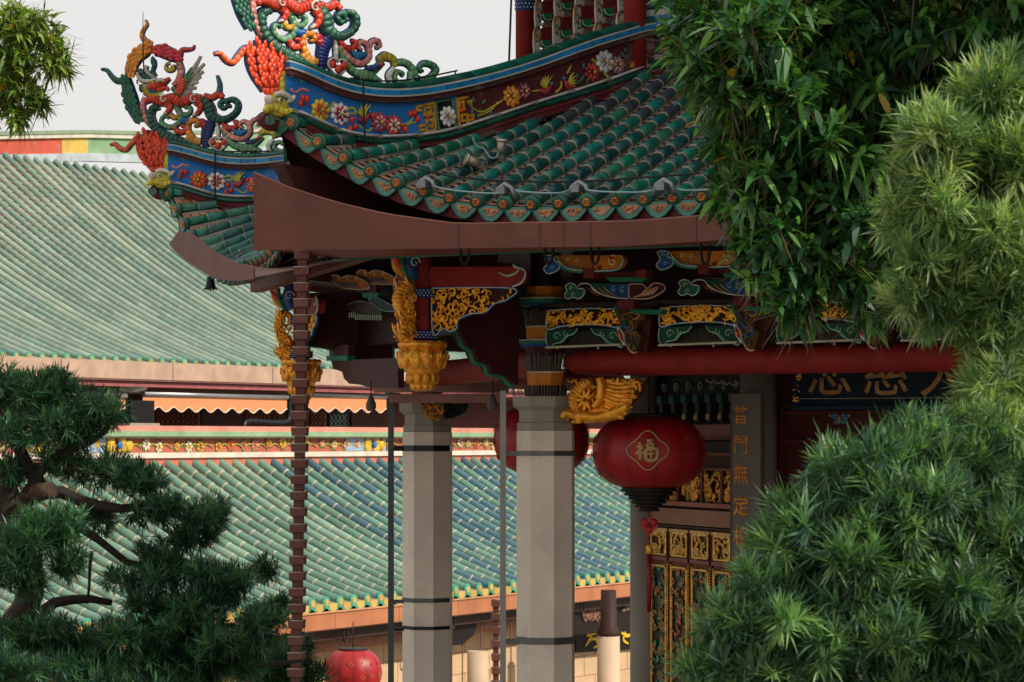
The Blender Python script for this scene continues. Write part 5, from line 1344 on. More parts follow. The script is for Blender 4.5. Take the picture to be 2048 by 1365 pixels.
    if motifs:
        for az in range(0, 360, 22):
            if glyph and (az < 30 or az > 320): 
                continue
            for z in (-.55, -.1, .4):
                if len(m_.v): build('gold_print', m_, PAINT, t); m_ = MB()
                z_ = z * H + rng.uniform(-.1, .1) * H; k = rng.random(); s1_ = .032 * s
                if k < .5:
                    oc = [(s1_ * (1 + .2 * math.cos(4 * a)) * math.cos(a), s1_ * (1 + .2 * math.cos(4 * a)) * math.sin(a)) for a in np.linspace(0, 2 * math.pi, 17)]
                    stroke(az, z_, oc, .0035 * s, C('8e4a38') if cage else gc); stroke(az, z_, [(-s1_ * .5, 0), (s1_ * .5, 0)], .003 * s, C('8e4a38')); stroke(az, z_, [(0, -s1_ * .5), (0, s1_ * .5)], .003 * s, C('8e4a38'))
                else: stroke(az, z_, [(-.03 * s, -.02 * s), (0, .025 * s), (.02 * s, -.03 * s)], .004 * s, C('8e4a38'))
    if len(m_.v): build('gold_emblem', m_, PAINT, t)
    return t
lantern(1298, 905, 228, 140, 24.9, 'large dark red lantern with gold fortune character hanging in front of the carved doors', 1, True)
lantern(1083, 880, 194, 130, 28.2, 'dark red lantern half hidden behind the thick front column', 2, False, tassel=False)
lantern(706, 1345, 116, 90, 44.8, 'bright red sunlit lantern under the lower hall eave beside the rain chain', 3, False, tassel=False, cage=False)
c = world(1217, 1270, 54.5); m_ = MB(); m_.lathe((c[0], c[1], 0), [(.3, 0), (.3, .2), (.225, .3), (.22, c[2])], 20, C('c4ab90')); o_ = build('round_column', m_, CLEAN, S1)
m_ = MB(); m_.lathe((c[0], c[1], c[2] - .02), [(.225, 0), (.235, .06), (.16, .2), (.15, .9)], 20, C('3a2420')); build('column_head', m_, PAINT, o_)
m_ = MB(); m_.lathe((c[0] - 2.5, c[1] - 4.5, 0), [(.2, 0), (.2, 2.2)], 16, C('c4ab90')); build('round_column', m_, CLEAN, S1)
m_ = MB(); Fq = Frame(E1.O[:2] - HP * .3, HE, HP)
prism(m_, Fq, Fq.pxs([(893, 1205), (985, 1190), (960, 1225), (948, 1270), (925, 1290), (893, 1292)]), C('1a1413'), -.12, 0)
build('dark_bracket', m_, PAINT, S1); m_ = MB(); prism(m_, Fq, Fq.pxs([(1150, 1192), (1262, 1182), (1262, 1262), (1150, 1270)]), C('1c1513'), -.12, 0)
rng = random.Random(4); filigree(m_, Fq, Fq.pxs([(1160, 1215), (1205, 1210), (1205, 1245), (1165, 1250)]), 26, C('7a5a4c'), .01, .02, 5, size=.3)
filigree(m_, Fq, Fq.pxs([(1235, 1205), (1258, 1203), (1258, 1222), (1235, 1225)]), 8, C('7a6a5c'), .01, .02, 6, size=.3)
build('dark_bracket', m_, PAINT, S1)
sg = MB(); Fs = Frame(E1.O[:2] - HP * 1.0, HE, HP); prism(sg, Fs, Fs.pxs([(1152, 1264), (1270, 1256), (1270, 1298), (1152, 1306)]), C('141214'), -.05, 0)
t = build('sign_board', sg, PAINT, None, label='black sign board with bold yellow brush writing behind the cream column', cat='sign')
sw = MB()
for pts, w_ in (([(1172, 1272), (1182, 1268), (1192, 1266)], .05), ([(1184, 1266), (1178, 1280), (1170, 1292)], .05), ([(1180, 1280), (1190, 1278), (1194, 1290), (1186, 1296)], .045), ([(1242, 1266), (1252, 1272), (1262, 1270)], .05), ([(1250, 1264), (1246, 1280), (1256, 1288)], .04)):
    ribbon(sw, Fs, Fs.pxs(pts), [w_ * .6, w_, w_ * .5], C('e0b82a'), .01, .01)
build('brush_writing', sw, PAINT, t)
for px, y0, lab in ((925, 1290, 'left'), (962, 1235, 'middle'), (1022, 1240, 'right')):
    m_ = MB(); Fq = Frame(E1.O[:2] - HP * .3, HE, HP); a, h = Fq.px(px, y0)
    for k in range(46): fbox(m_, Fq, a - .008 - .006 * (k % 2), a + .008 + .006 * (k % 2), h - .055 * (k + 1) + .01, h - .055 * k, -.01, .01, C('7a5a48'))
    build('hanging_chain', m_, METAL, None, label={'left': 'thin hanging chain just right of the rear stone column', 'middle': 'thin hanging chain midway between the two stone columns', 'right': 'thin hanging chain close left of the thick front column'}[lab], cat='chain', group='thin chains hanging from the lower hall eave')

# ---- link rain chains
def rain_chain(px, y0, Y, n, w, lab, pitch_px=32.2, slant=0.):
    t0 = world(px, y0, Y); t = empty('rain_chain', t0 - UP * n * pitch_px * K * Y, lab, 'rain chain', 'square cup rain chains')
    p_ = pitch_px * K * Y; rng = random.Random(n); rot = math.radians(38)
    for k in range(n):
        c = t0 - UP * p_ * k + V(slant * k, 0, 0); m_ = MB(); a = w * .62
        m_.lathe((c[0], c[1], c[2] - p_ * .5), [(a * .95, 0), (a * 1.0, p_ * .02), (a * 1.07, p_ * .5)], 4, C('6a3f36'), rot, False)
        m_.lathe((c[0], c[1], c[2] - p_ * 1.0), [(a * .62, 0), (a * .66, p_ * .49)], 4, C('5c352e'), rot, False)
        m_.tube([V(c[0], c[1], 0) + V(math.cos(rot + q * math.pi / 2), math.sin(rot + q * math.pi / 2), 0) * a * 1.07 + UP * (c[2] + .002) for q in range(5)], .004, C('a8988c'), n=4)  # pale rim: light on the cup's top edge, put into colour
        o_ = build('cup', m_, METAL, t)
        if k == 0: first = o_
rain_chain(606, 503, 22.75, 27, .135, 'tall brown square cup rain chain hanging from the front corner of the gutter', 32.1, -.0022)
rain_chain(992, 1200, 50, 8, .17, 'brown square cup rain chain seen far back between the stone columns', 27)

# ---- metal frame with clamps on the columns
t = empty('canopy_frame', world(780, 1700, 28.6), 'grey metal frame of two posts and a cross beam strapped to the stone columns', 'metal frame')
def post(px, Y, w, y0, col='4c5458'):
    c = world(px, y0, Y); m_ = MB(); m_.box((c[0], c[1], (c[2] + 1.6) / 2), (w, 0, 0), (0, w * .8, 0), (0, 0, (c[2] - 1.6) / 2), C(col)); o_ = build('post', m_, STEEL, t); return c, o_
pa, oa = post(782, 28.6, .03, 790); pb_, ob = post(1006, 24.4, .026, 782, '8c8c86')
m_ = MB(); m_.box(((pa + world(800, 790, 28.6)) / 2), (.045, 0, 0), (0, .02, 0), (0, 0, .02), C('5a6266'))
for (y, hgt) in ((797, .045),):
    q0, q1 = world(778, y, 28.6), world(1010, y, 28.2); m_.box((q0 + q1) / 2, (q1 - q0) / 2, (0, .04, 0), (0, 0, hgt), C('a07068'))
build('cross_beam', m_, METAL, t)
m_ = MB(); q0, q1 = world(750, 776, 28.9), world(1015, 776, 28.4); m_.tube([q0, q0 * .5 + q1 * .5 + UP * .01, q1], .055, C('a87c74'), n=10); m_.box((q0 + q1) / 2 + UP * .05, (q1 - q0) / 2, (0, .1, 0), (0, 0, .02), C('8a6058')); build('awning_roll', m_, METAL, t)
for (i, y, tcol, wz) in ((0, 907, '6a6a68', .022), (0, 1279, '6a6a68', .03), (1, 897, '26282a', .03), (1, 1199, '5c6064', .022), (1, 1254, '2c2e30', .018)):
    c = vert(i, 6.0); z = world(0, y, c[1])[2]; m_ = MB(); m_.lathe((c[0], c[1], z - wz), [(.276, 0), (.276, wz * 2)], 8, C(tcol), math.radians(ANG[i] + 22.5), False)
    q = pa if i == 1 else pb_
    m_.box(((q[0] + c[0] - .25) / 2, (q[1] + c[1]) / 2 - .1, z), (abs(c[0] - .25 - q[0]) / 2 + .02, 0, 0), (0, .012, 0), (0, 0, wz * .9), C(tcol))
    build('column_strap', m_, STEEL, t)

# ---- wind bells
def bell(px, y0, Y, s, lab, tilt=0.):
    c = world(px, y0, Y); t = empty('wind_bell', c - UP * .2 * s, lab, 'wind bell', 'wind bells under the eaves'); m_ = MB()
    m_.lathe(tuple(c - UP * .115 * s), [(.062, 0), (.052, .02 * s), (.042, .06 * s), (.036, .1 * s), (.012, .118 * s)], 16, C('2c2a28'))
    for k in range(6): a = k * math.pi / 3; m_.ball((c[0] + .058 * math.cos(a), c[1] + .058 * math.sin(a), c[2] - .118 * s), .012, C('2c2a28'), n=5)
    build('bell_body', m_, METAL, t); m_ = MB(); m_.tube([c, c + UP * .06], .004, C('1a1815'), n=5); m_.tube([c - UP * .1 * s, c - UP * .14 * s], .01, C('1a1815'), n=6); build('hanger', m_, METAL, t)
bell(421, 553, 28.4, 1.1, 'dark wind bell under the far left eave corner'); bell(649, 494, 23.6, .9, 'dark wind bell just behind the brown gutter near the rain chain top')
def drop(px, y, Y, lab):
    c = world(px, y, Y); t = empty('wind_bell', c - UP * .2, lab, 'wind bell', 'wind bells under the eaves'); m_ = MB()
    m_.lathe(tuple(c - UP * .16), [(.03, 0), (.048, .03), (.046, .07), (.03, .11), (.012, .15)], 14, C('55504a')); build('bell_body', m_, METAL, t)
    m_ = MB(); m_.tube([c - UP * .01, c + UP * .12], .006, C('1c1a18'), n=5); build('hanger', m_, METAL, t)
drop(742, 788, 25.6, 'pale grey wind bell hanging from the dark scalloped bracket above the awning'); drop(985, 786, 24.9, 'pale grey wind bell hanging left of the front column capital')

# ---- lamps and cables on the roof
FAe = fa(8.9)
def roof_pt(px, py):
    """point where a photo ray meets the front roof side"""
    fr, L = face_frame(7, R_E)
    best = None
    for Y in np.arange(19, 28, .03):
        p = world(px, py, Y); d = p[:2] - fr.O[:2]; r = -np.dot(d, fr.n[:2]); a = np.dot(d, fr.a[:2])
        if 0 < r < RUN:
            e = abs(zroof(max(0, min(a - r * T22, L - a - r * T22)), r) + .08 - p[2])
            if best is None or e < best[0]: best = (e, p)
    return best[1] if best else world(px, py, 22)
for px, py, tilt, lab in ((1001, 312, V(.1, -.2, 1), 'small steel spotlight standing upright on the green roof tiles'), (962, 330, V(-.9, -.3, .35), 'small steel spotlight lying tilted on the green roof tiles')):
    p = roof_pt(px, py); t = empty('spotlight', p, lab, 'spotlight', 'steel spotlights on the roof'); d = unit(tilt); m_ = MB()
    m_.tube([p + d * .02, p + d * .05, p + d * .13], [.03, .037, .043], C('a09888'), n=14); build('lamp_body', m_, STEEL, t)
    m_ = MB(); m_.tube([p + d * .125, p + d * .14], [.050, .050], C('d0c8b8'), n=14); build('rim', m_, STEEL, t)
    m_ = MB(); m_.box(p, (.03, 0, 0), (0, .012, 0), (0, 0, .03), C('5a5a58')); build('bracket', m_, STEEL, t)
for px, py, lab in ((852, 377, 'leftmost'), (1010, 390, 'second from left'), (1158, 386, 'third from left'), (1328, 382, 'rightmost')):
    p = roof_pt(px, py); t = empty('clamp_lamp', p, 'grey clamp lamp on the eave tiles, %s of the four' % lab, 'lamp', 'grey clamp lamps along the eave'); m_ = MB()
    ax = V(.866, -.5, 0); m_.tube([p + ax * -.09 - UP * .03, p + ax * -.06 + UP * .05, p + UP * .085, p + ax * .06 + UP * .05, p + ax * .09 - UP * .03], .022, C('8f9294'), n=8); build('clamp_arch', m_, STEEL, t)
    m_ = MB(); m_.box(p + UP * .03 - V(.5, .866, 0) * .03, ax * .035, V(.5, .866, 0) * .04, (0, 0, .03), C('7c8084')); build('lamp_body', m_, STEEL, t)
def cable(P, r, col, lab, name='cable'):
    m_ = MB(); m_.tube(smooth(P, 5), r, C(col), n=5); build(name, m_, METAL, None, label=lab, cat='cable')
cable([roof_pt(x, y) + UP * .05 for x, y in ((700, 300), (760, 330), (840, 352), (940, 370), (1050, 376), (1160, 376), (1290, 368), (1400, 360))], .009, '1e2022', 'thin black lightning cable running across the green roof tiles')
cable([roof_pt(x, y) + UP * .03 for x, y in ((862, 372), (880, 384), (940, 392), (1000, 394), (1015, 380), (1035, 390), (1120, 394), (1158, 378), (1185, 390), (1290, 392), (1330, 376), (1360, 388), (1420, 388))], .007, '8fb0b4', 'pale blue power cable linking the grey clamp lamps along the eave')
cable([roof_pt(x, y) + UP * .03 for x, y in ((945, 285), (955, 300), (968, 305), (980, 322), (992, 322), (998, 308))], .006, '9ab0b8', 'short pale cable feeding the two steel spotlights')
f0 = radial(0); P = [NR.px(x, y) for x, y in ((706, 158), (708, 180), (709, 240), (712, 285), (716, 298))]
m_ = MB(); ribbon(m_, f0, P, .008, C('1e2022'), .14, .008, n=5); Pq = [NR.px(x, y) for x, y in ((698, 157), (760, 163), (830, 158), (912, 142))]; ribbon(m_, f0, Pq, .008, C('22262a'), .02, .008, n=5)
for x, y in ((718, 178), (835, 172), (908, 160)): p0 = NR.px(x, y); p1 = NR.px(x, y - 18); ribbon(m_, f0, [p0, ((p0[0] + p1[0]) / 2, (p0[1] + p1[1]) / 2), p1], .007, C('22262a'), .02, .007, n=5)
build('lightning_rod', m_, METAL, None, label='thin dark lightning conductor on the nearer ridge beside the scrollwork tail', cat='lightning conductor')
f1 = radial(1); P = [RR.px(x, y) for x, y in ((437, 303), (436, 340), (437, 420))]; m_ = MB(); ribbon(m_, f1, P, .009, C('1e2022'), .14, .009, n=5)
Pq = [RR.px(x, y) for x, y in ((437, 303), (480, 304), (540, 303))]; ribbon(m_, f1, Pq, .009, C('22262a'), .02, .009, n=5)
build('lightning_rod', m_, METAL, None, label='thin dark lightning conductor on the farther left ridge', cat='lightning conductor')
m_ = MB(); p = world(286, 95, 29.2); m_.tube([world(286, 24, 29.2), p, world(288, 150, 29.2)], [.003, .008, .008], C('3a4044'), n=5); build('antenna', m_, METAL, None, label='thin upright rod behind the orange flame of the far dragon finial', cat='rod')
m_ = MB(); m_.tube([world(1024, -40, 27.5), world(1018, 125, 27.5)], .011, C('24282c'), n=5); build('cable', m_, METAL, None, label='taut dark cable rising left of the red upper column', cat='cable')

# ---- plaque and couplet board
t = empty('name_plaque', FW.P(1.6, 6.5, .3), 'dark blue wooden name plaque with golden characters behind the red beam', 'plaque')
Fp = Frame(FW.O[:2] + V(-.5, -.866) * .25, FW.a[:2], FW.n[:2])
x0 = Fp.px(1585, 790)[0]; x1 = x0 + 2.9; h0 = Fp.px(1700, 812)[1]; h1 = h0 + .95
m_ = MB(); fbox(m_, Fp, x0, x1, h0, h1, -.05, 0, C('0c2032')); build('board', m_, PAINT, t)
m_ = MB(); fbox(m_, Fp, x0 + .05, x1, h0 + .065, h0 + .07, 0, .012, C('b8a890')); fbox(m_, Fp, x0, x1, h0 - .04, h0, -.05, .05, C('10283c')); build('frame', m_, PAINT, t)
m_ = MB(); filigree(m_, Fp, [(x0 + .0, h0 + .02), (x0 + .12, h0 + .02), (x0 + .1, h1 - .3), (x0 + .02, h1 - .3)], 16, C('c8924a'), .02, .008, 4, size=.07); build('corner_ornament', m_, GOLD, t)
for ch, px in (('悲', 1660), ('慈', 1772), ('大', 1888)):
    text(ch, .47, Fp, Fp.px(px, 770)[0], Fp.px(px, 752)[1], .004, GOLD, C('8a683e'), t, bold=.003)
Fc = Frame(world(1494, 900, 25.98)[:2], V(.9, -.436), V(-.436, -.9))
t = empty('couplet_board', Fc.P(0, 1.7), 'tall grey stone couplet board with carved golden characters on the inner column', 'couplet board')
wa = .155; m_ = MB(); fbox(m_, Fc, -wa, wa, 1.9, Fc.px(1490, 788)[1], -.03, .03, C('6f6a62')); build('board', m_, STONE, t)
m_ = MB()
for x in (-wa + .006, wa - .006): fbox(m_, Fc, x - .006, x + .006, 1.9, Fc.px(1490, 788)[1], .03, .036, C('585048'))
build('edge', m_, STONE, t)
for ch, y in (('普', 833), ('門', 892), ('無', 952), ('定', 1015), ('相', 1075), ('應', 1132), ('化', 1190)):
    text(ch, .19, Fc, -.05, Fc.px(1475, y)[1], .031, GOLD, C('c07c2c'), t, ext=.004, sx=.82, bold=0.0015)

# ================================================================= TREES
def np_mesh(name, verts, faces, cols, m, parent):
    me = bpy.data.meshes.new(name); nf, k = faces.shape
    me.vertices.add(len(verts)); me.vertices.foreach_set('co', verts.astype(np.float32).ravel())
    me.loops.add(nf * k); me.loops.foreach_set('vertex_index', faces.astype(np.int32).ravel())
    me.polygons.add(nf); me.polygons.foreach_set('loop_start', np.arange(0, nf * k, k, dtype=np.int32)); me.polygons.foreach_set('loop_total', np.full(nf, k, dtype=np.int32))
    me.update(calc_edges=True)
    at = me.color_attributes.new('Col', 'FLOAT_COLOR', 'POINT'); arr = np.ones((len(verts), 4), np.float32); arr[:, :3] = cols; at.data.foreach_set('color', arr.ravel())
    me.materials.append(m); o = bpy.data.objects.new(name, me); COL.objects.link(o)
    if parent is not None: adopt(o, parent)
    return o
def norm(a): return a / np.maximum(np.linalg.norm(a, axis=-1, keepdims=True), 1e-9)
def blades(base, direc, L, W, droop, col, rs, curl=0., seg=3, fold=.0):
    """one curved blade per row: base Nx3, direc Nx3, L,W,droop N, col Nx3"""
    n = len(base); side = np.cross(direc, np.array([0, 0, 1.])) + rs.normal(0, .35, (n, 3)); side = norm(side - direc * (side * direc).sum(1, keepdims=True))
    vs = []; prof = np.interp(np.linspace(0, 1, seg + 1), [0, .25, .55, .8, 1], [.25, .95, 1, .6, .03])
    for j in range(seg + 1):
        t = j / seg; c = base + direc * (L * t)[:, None] + np.array([0, 0, -1.]) * (droop * L * t * t)[:, None]
        c = c + np.cross(side, direc) * (curl * L * t * t)[:, None] if np.isscalar(curl) and curl else c
        w_ = (W * prof[j])[:, None] * side; vs += [c - w_, c + w_]
    vs = np.stack(vs, 1).reshape(-1, 3); q = []
    for j in range(seg): q.append([2 * j, 2 * j + 1, 2 * j + 3, 2 * j + 2])
    q = np.array(q); F_ = (np.arange(n)[:, None, None] * (2 * (seg + 1)) + q[None]).reshape(-1, 4)
    return vs, F_, np.repeat(col, 2 * (seg + 1), axis=0)
def pal(cols, n, rs, var=.22):
    P = np.array([C(c) for c in cols]); c = P[rs.integers(0, len(P), n)]
    return np.clip(c * (1 + rs.uniform(-var, var, (n, 1))), 0, 1)
def pads_points(pads, rs, dens, shell=.45):
    """points and outward directions in blobs given as (cx,cy,rx,ry,Y,depth_m)"""
    P = []; D = []
    for cx, cy, rx, ry, Y, dm in pads:
        k = K * Y; n = max(6, int(dens * rx * ry / 1000 * (dm / (rx * k)) ** .5))
        d = norm(rs.normal(0, 1, (n, 3))); r = rs.uniform(shell, 1.0, n) ** .7
        # uneven outline: lobes
        lob = 1 + .18 * np.sin(d[:, 0] * 7 + cx) * np.cos(d[:, 2] * 6 + cy) + rs.normal(0, .05, n)
        c = world(cx, cy, Y); sc = np.array([rx * k, dm, ry * k])
        P.append(c + d * sc * (r * lob)[:, None]); D.append(norm(d / sc * sc.mean()))
    return np.concatenate(P), np.concatenate(D)
def clumps(pads, seed, n=7, f=.46, core=.62):
    """break each pad into smaller sprays on its surface so the outline is uneven and gaps open between them"""
    rs = np.random.default_rng(seed); out = []
    for cx, cy, rx, ry, Y, dm in pads:
        out.append((cx, cy, rx * core, ry * core, Y, dm * core))
        for q in range(n):
            d = norm(rs.normal(0, 1, 3)); d[1] = -abs(d[1]) if rs.random() < .7 else d[1]; g = f * rs.uniform(.65, 1.25); e = rs.uniform(.6, .92)
            out.append((cx + d[0] * rx * e, cy - d[2] * ry * e, rx * g, ry * g, Y + d[1] * dm * e, dm * g))
    return out
def tuft_crown(name, parent, pads, dens, nneedle, L, W, cols, seed, up=.5, spread=.75, shell=.35, m=NEEDLE, droop=.12):
    rs = np.random.default_rng(seed); P, D = pads_points(pads, rs, dens, shell)
    n = len(P); ax = norm(D + np.array([0, 0, up]) + rs.normal(0, .35, (n, 3)))
    tone = rs.uniform(.75, 1.25, n)
    base = np.repeat(P, nneedle, 0) + np.repeat(ax, nneedle, 0) * rs.uniform(-.6, .35, (n * nneedle, 1)) * L
    rnd = rs.normal(0, 1, (n * nneedle, 3)); dr = norm(np.repeat(ax, nneedle, 0) + norm(rnd) * spread * rs.uniform(.5, 1.3, (n * nneedle, 1)))
    N = n * nneedle; c = pal(cols, n, rs, .2); c = np.repeat(c * tone[:, None], nneedle, 0) * rs.uniform(.8, 1.2, (N, 1))
    v, f, cc = blades(base, dr, L * rs.uniform(.65, 1.15, N), W * rs.uniform(.8, 1.2, N), rs.uniform(-.05, droop * 2, N), c, rs, seg=2)
    return np_mesh(name, v, f, cc, m, parent), P
def limb(mb, pts, r0, r1, col, rng, n=8):
    P, L = resample(smooth(pts, 5), .12); m_ = len(P)
    rr_ = [max(.004, (r0 + (r1 - r0) * i / (m_ - 1)) * (1 + rng.uniform(-.08, .08))) for i in range(m_)]
    mb.tube([p + V(*[rng.uniform(-.012, .012) for _ in range(3)]) for p in P], rr_, [jit(col, rng, .15) for _ in range(m_ - 1)], n=n)
def W_(x, y, Y): return world(x, y, Y)
# left podocarpus
T1 = empty('podocarpus_tree', (-3.3, 17.6, 0), 'dark cloud-pruned podocarpus tree with crooked bare limbs at the lower left', 'tree')
pads = [(40, 780, 95, 55, 17.2, .35), (140, 800, 95, 60, 17.3, .35), (210, 830, 55, 40, 17.2, .25), (60, 860, 95, 40, 17.2, .3), (150, 865, 60, 30, 17.3, .25),
        (215, 945, 95, 42, 17.4, .3), (130, 920, 70, 25, 17.5, .25), (270, 960, 60, 30, 17.3, .25), (20, 940, 35, 35, 17.4, .25),
        (330, 1020, 80, 32, 17.2, .25), (420, 1040, 62, 36, 17.2, .25), (390, 1075, 70, 25, 17.3, .25), (200, 1040, 60, 25, 17.5, .2),
        (50, 1080, 85, 60, 16.6, .35), (110, 1060, 60, 45, 16.6, .3), (30, 1150, 70, 50, 16.7, .3), (130, 1130, 50, 30, 16.8, .2),
        (300, 1120, 70, 30, 17.2, .25), (370, 1145, 90, 40, 17.1, .3), (470, 1150, 80, 32, 17.1, .25), (530, 1140, 30, 18, 17.1, .15), (430, 1190, 90, 30, 17.1, .3), (250, 1160, 60, 25, 17.2, .2),
        (80, 1270, 140, 55, 17, .45), (230, 1290, 140, 80, 17, .45), (360, 1250, 100, 50, 17, .4), (400, 1310, 130, 70, 17, .5), (510, 1260, 70, 45, 17, .3), (540, 1320, 90, 50, 17, .35), (600, 1320, 45, 45, 17, .25), (20, 1330, 80, 50, 16.2, .35), (150, 1345, 150, 40, 16.8, .4), (560, 1220, 25, 20, 17, .15), (300, 1210, 60, 25, 17, .2), (330, 1350, 200, 40, 16.9, .4)]
NC = ['335a44', '2b4e3a', '406a48', '355a44', '254836', '4c754c']
far_ = [p for p in pads if p[0] >= 530]; pads = [p for p in pads if p[0] < 530]
tuft_crown('crown', T1, clumps([(cx, cy, rx * .9, ry * .92, Y, dm) for cx, cy, rx, ry, Y, dm in pads], 1, 6), 36, 18, .088, .0040, NC, 1, up=.7, spread=.85)
m_ = MB(); rng = random.Random(12); BK = C('2e251e')
for pts, r0, r1 in (([(-40, 3200), (-20, 1500), (10, 1280), (60, 1200), (62, 1120), (20, 1060), (15, 980), (-10, 930)], .16, .07), ([(30, 1290), (90, 1215), (150, 1200), (220, 1205)], .05, .02),
                    ([(20, 1060), (45, 1000), (70, 985), (55, 930), (30, 880), (60, 830)], .055, .03), ([(45, 1000), (95, 985), (130, 990), (200, 1010), (300, 1020), (400, 1040)], .05, .012),
                    ([(85, 985), (80, 940), (120, 910), (200, 870), (230, 830)], .04, .012), ([(60, 830), (100, 810), (160, 800)], .025, .01), ([(130, 1050), (200, 1080), (240, 1120), (330, 1140), (470, 1150)], .03, .01),
                    ([(10, 1300), (150, 1330), (300, 1300), (420, 1250), (500, 1262)], .06, .012), ([(180, 1100), (175, 1180), (172, 1205)], .012, .008), ([(300, 1300), (450, 1330), (600, 1320)], .04, .01), ([(420, 1250), (460, 1255), (510, 1275)], .014, .01), ([(15, 980), (30, 940), (120, 935), (215, 950)], .03, .01)):
    limb(m_, [W_(x, y, 17.3) for x, y in pts], r0, r1, BK, rng)
q = W_(88, 986, 17.15); m_.tube([q - V(.04, .0, -.0), q + V(.06, -.05, .02)], [.06, .05], C('463626'), n=10)
build('trunk', m_, BARK, T1)
T7 = empty('podocarpus_tree', (-2.2, 23.8, 0), 'small dark podocarpus whose crown shows behind the foot of the rain chain', 'tree')
far_ = [(cx, cy, rx, ry, 23.9, dm * 1.4) for cx, cy, rx, ry, Y, dm in far_] + [(470, 1310, 90, 55, 23.9, .5), (610, 1360, 50, 40, 23.9, .4)]
tuft_crown('crown', T7, clumps(far_, 9, 6), 34, 18, .12, .0055, NC, 31, up=.7, spread=.85)
m_ = MB()
for pts, r0, r1 in (([(520, 2200), (530, 1500), (545, 1380), (560, 1290)], .08, .02), ([(530, 1500), (600, 1380), (620, 1320)], .04, .01), ([(545, 1380), (480, 1320)], .03, .01)): limb(m_, [W_(x, y, 24.0) for x, y in pts], r0, r1, BK, rng)
build('trunk', m_, BARK, T7)
# right podocarpus, sunlit look put into lighter needle colours
T2 = empty('podocarpus_tree', (2.6, 12.2, 0), 'tall podocarpus tree with sunlight put into its yellow-green needles at the upper right edge beside the mango tree', 'tree')
pads = [(2010, 230, 120, 110, 11.8, .4), (1930, 300, 110, 90, 11.6, .4), (1860, 350, 70, 70, 11.6, .3), (2000, 400, 150, 130, 11.8, .5), (1880, 470, 100, 100, 11.6, .4), (1810, 420, 45, 45, 11.6, .2), (1850, 570, 80, 70, 11.6, .3), (1950, 560, 120, 110, 11.8, .5),
        (1890, 630, 60, 35, 11.7, .25), (2010, 700, 85, 80, 11.8, .4), (1980, 630, 80, 50, 11.7, .4), (2000, 800, 85, 90, 11.9, .35), (1985, 860, 75, 60, 11.8, .35), (2040, 980, 70, 80, 11.8, .35), (2000, 740, 60, 70, 11.5, .3), (2030, 600, 60, 120, 11.5, .3), (1990, 860, 70, 60, 11.4, .3), (2950, 950, 480, 330, 10, .9), (2030, 900, 80, 80, 11.9, .35),  # the far-right clump is unseen, added to shade the lower tree
        (1850, 900, 110, 50, 11.2, .35), (1760, 930, 110, 55, 11.1, .35), (1680, 960, 80, 50, 11.1, .3), (1920, 930, 90, 70, 11.3, .35), (1650, 1050, 100, 70, 11, .35), (1780, 1040, 130, 90, 11, .45), (1580, 1110, 70, 55, 11, .3), (1930, 1070, 130, 120, 11.2, .45), (2030, 1120, 80, 140, 11.2, .4),
        (1700, 1160, 150, 80, 10.9, .45), (1540, 1190, 80, 50, 10.9, .3), (1480, 1270, 90, 55, 10.8, .3), (1600, 1270, 130, 80, 10.8, .4), (1760, 1270, 150, 90, 10.9, .5), (1900, 1230, 130, 100, 11, .45), (2020, 1290, 90, 90, 11, .4), (1430, 1340, 70, 40, 10.8, .25), (1560, 1345, 120, 50, 10.8, .35), (1750, 1360, 160, 50, 10.9, .4), (1950, 1360, 120, 60, 11, .4)]
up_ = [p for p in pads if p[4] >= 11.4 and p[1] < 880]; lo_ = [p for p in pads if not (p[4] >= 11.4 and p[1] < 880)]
tuft_crown('crown', T2, clumps(up_, 2), 14, 20, .108, .0048, ['86a068', '9ab078', '72905e', 'aebe88', '628254', '527450'], 2, up=.55, spread=.95)  # yellow-green stands in for sunlight on this crown
m_ = MB()
for pts, r0, r1 in (([(2300, 4200), (2260, 2200), (2180, 1500), (2100, 1150), (2060, 900), (2030, 800), (1990, 600), (1990, 400), (2020, 250)], .14, .03), ([(1990, 600), (1880, 560), (1830, 480)], .03, .008), ([(2030, 800), (1960, 720), (1900, 640)], .02, .006)):
    limb(m_, [W_(x, y, 12.1) for x, y in pts], r0, r1, BK, rng)
build('trunk', m_, BARK, T2)
T6 = empty('podocarpus_tree', (1.9, 11.0, 0), 'rounded blue-green podocarpus tree filling the lower right corner in front of the carved doors', 'tree')
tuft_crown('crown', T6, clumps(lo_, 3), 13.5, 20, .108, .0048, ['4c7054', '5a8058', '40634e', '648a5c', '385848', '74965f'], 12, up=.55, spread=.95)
m_ = MB()
for pts, r0, r1 in (([(1900, 4800), (1880, 2300), (1850, 1600), (1840, 1300), (1850, 1100)], .13, .04), ([(1840, 1300), (1750, 1180), (1650, 1100)], .05, .01), ([(1850, 1600), (1700, 1380), (1560, 1300), (1460, 1330)], .05, .01), ([(1850, 1100), (1800, 1000), (1760, 950)], .04, .01), ([(1850, 1600), (1980, 1300), (2000, 1150)], .05, .01), ([(1880, 2300), (2300, 1700), (2700, 1250), (2950, 1000)], .07, .02)):  # last limb only carries the added shade clump
    limb(m_, [W_(x, y, 11.1 if x < 2200 else 10.2) for x, y in pts], r0, r1, BK, rng)
build('trunk', m_, BARK, T6)
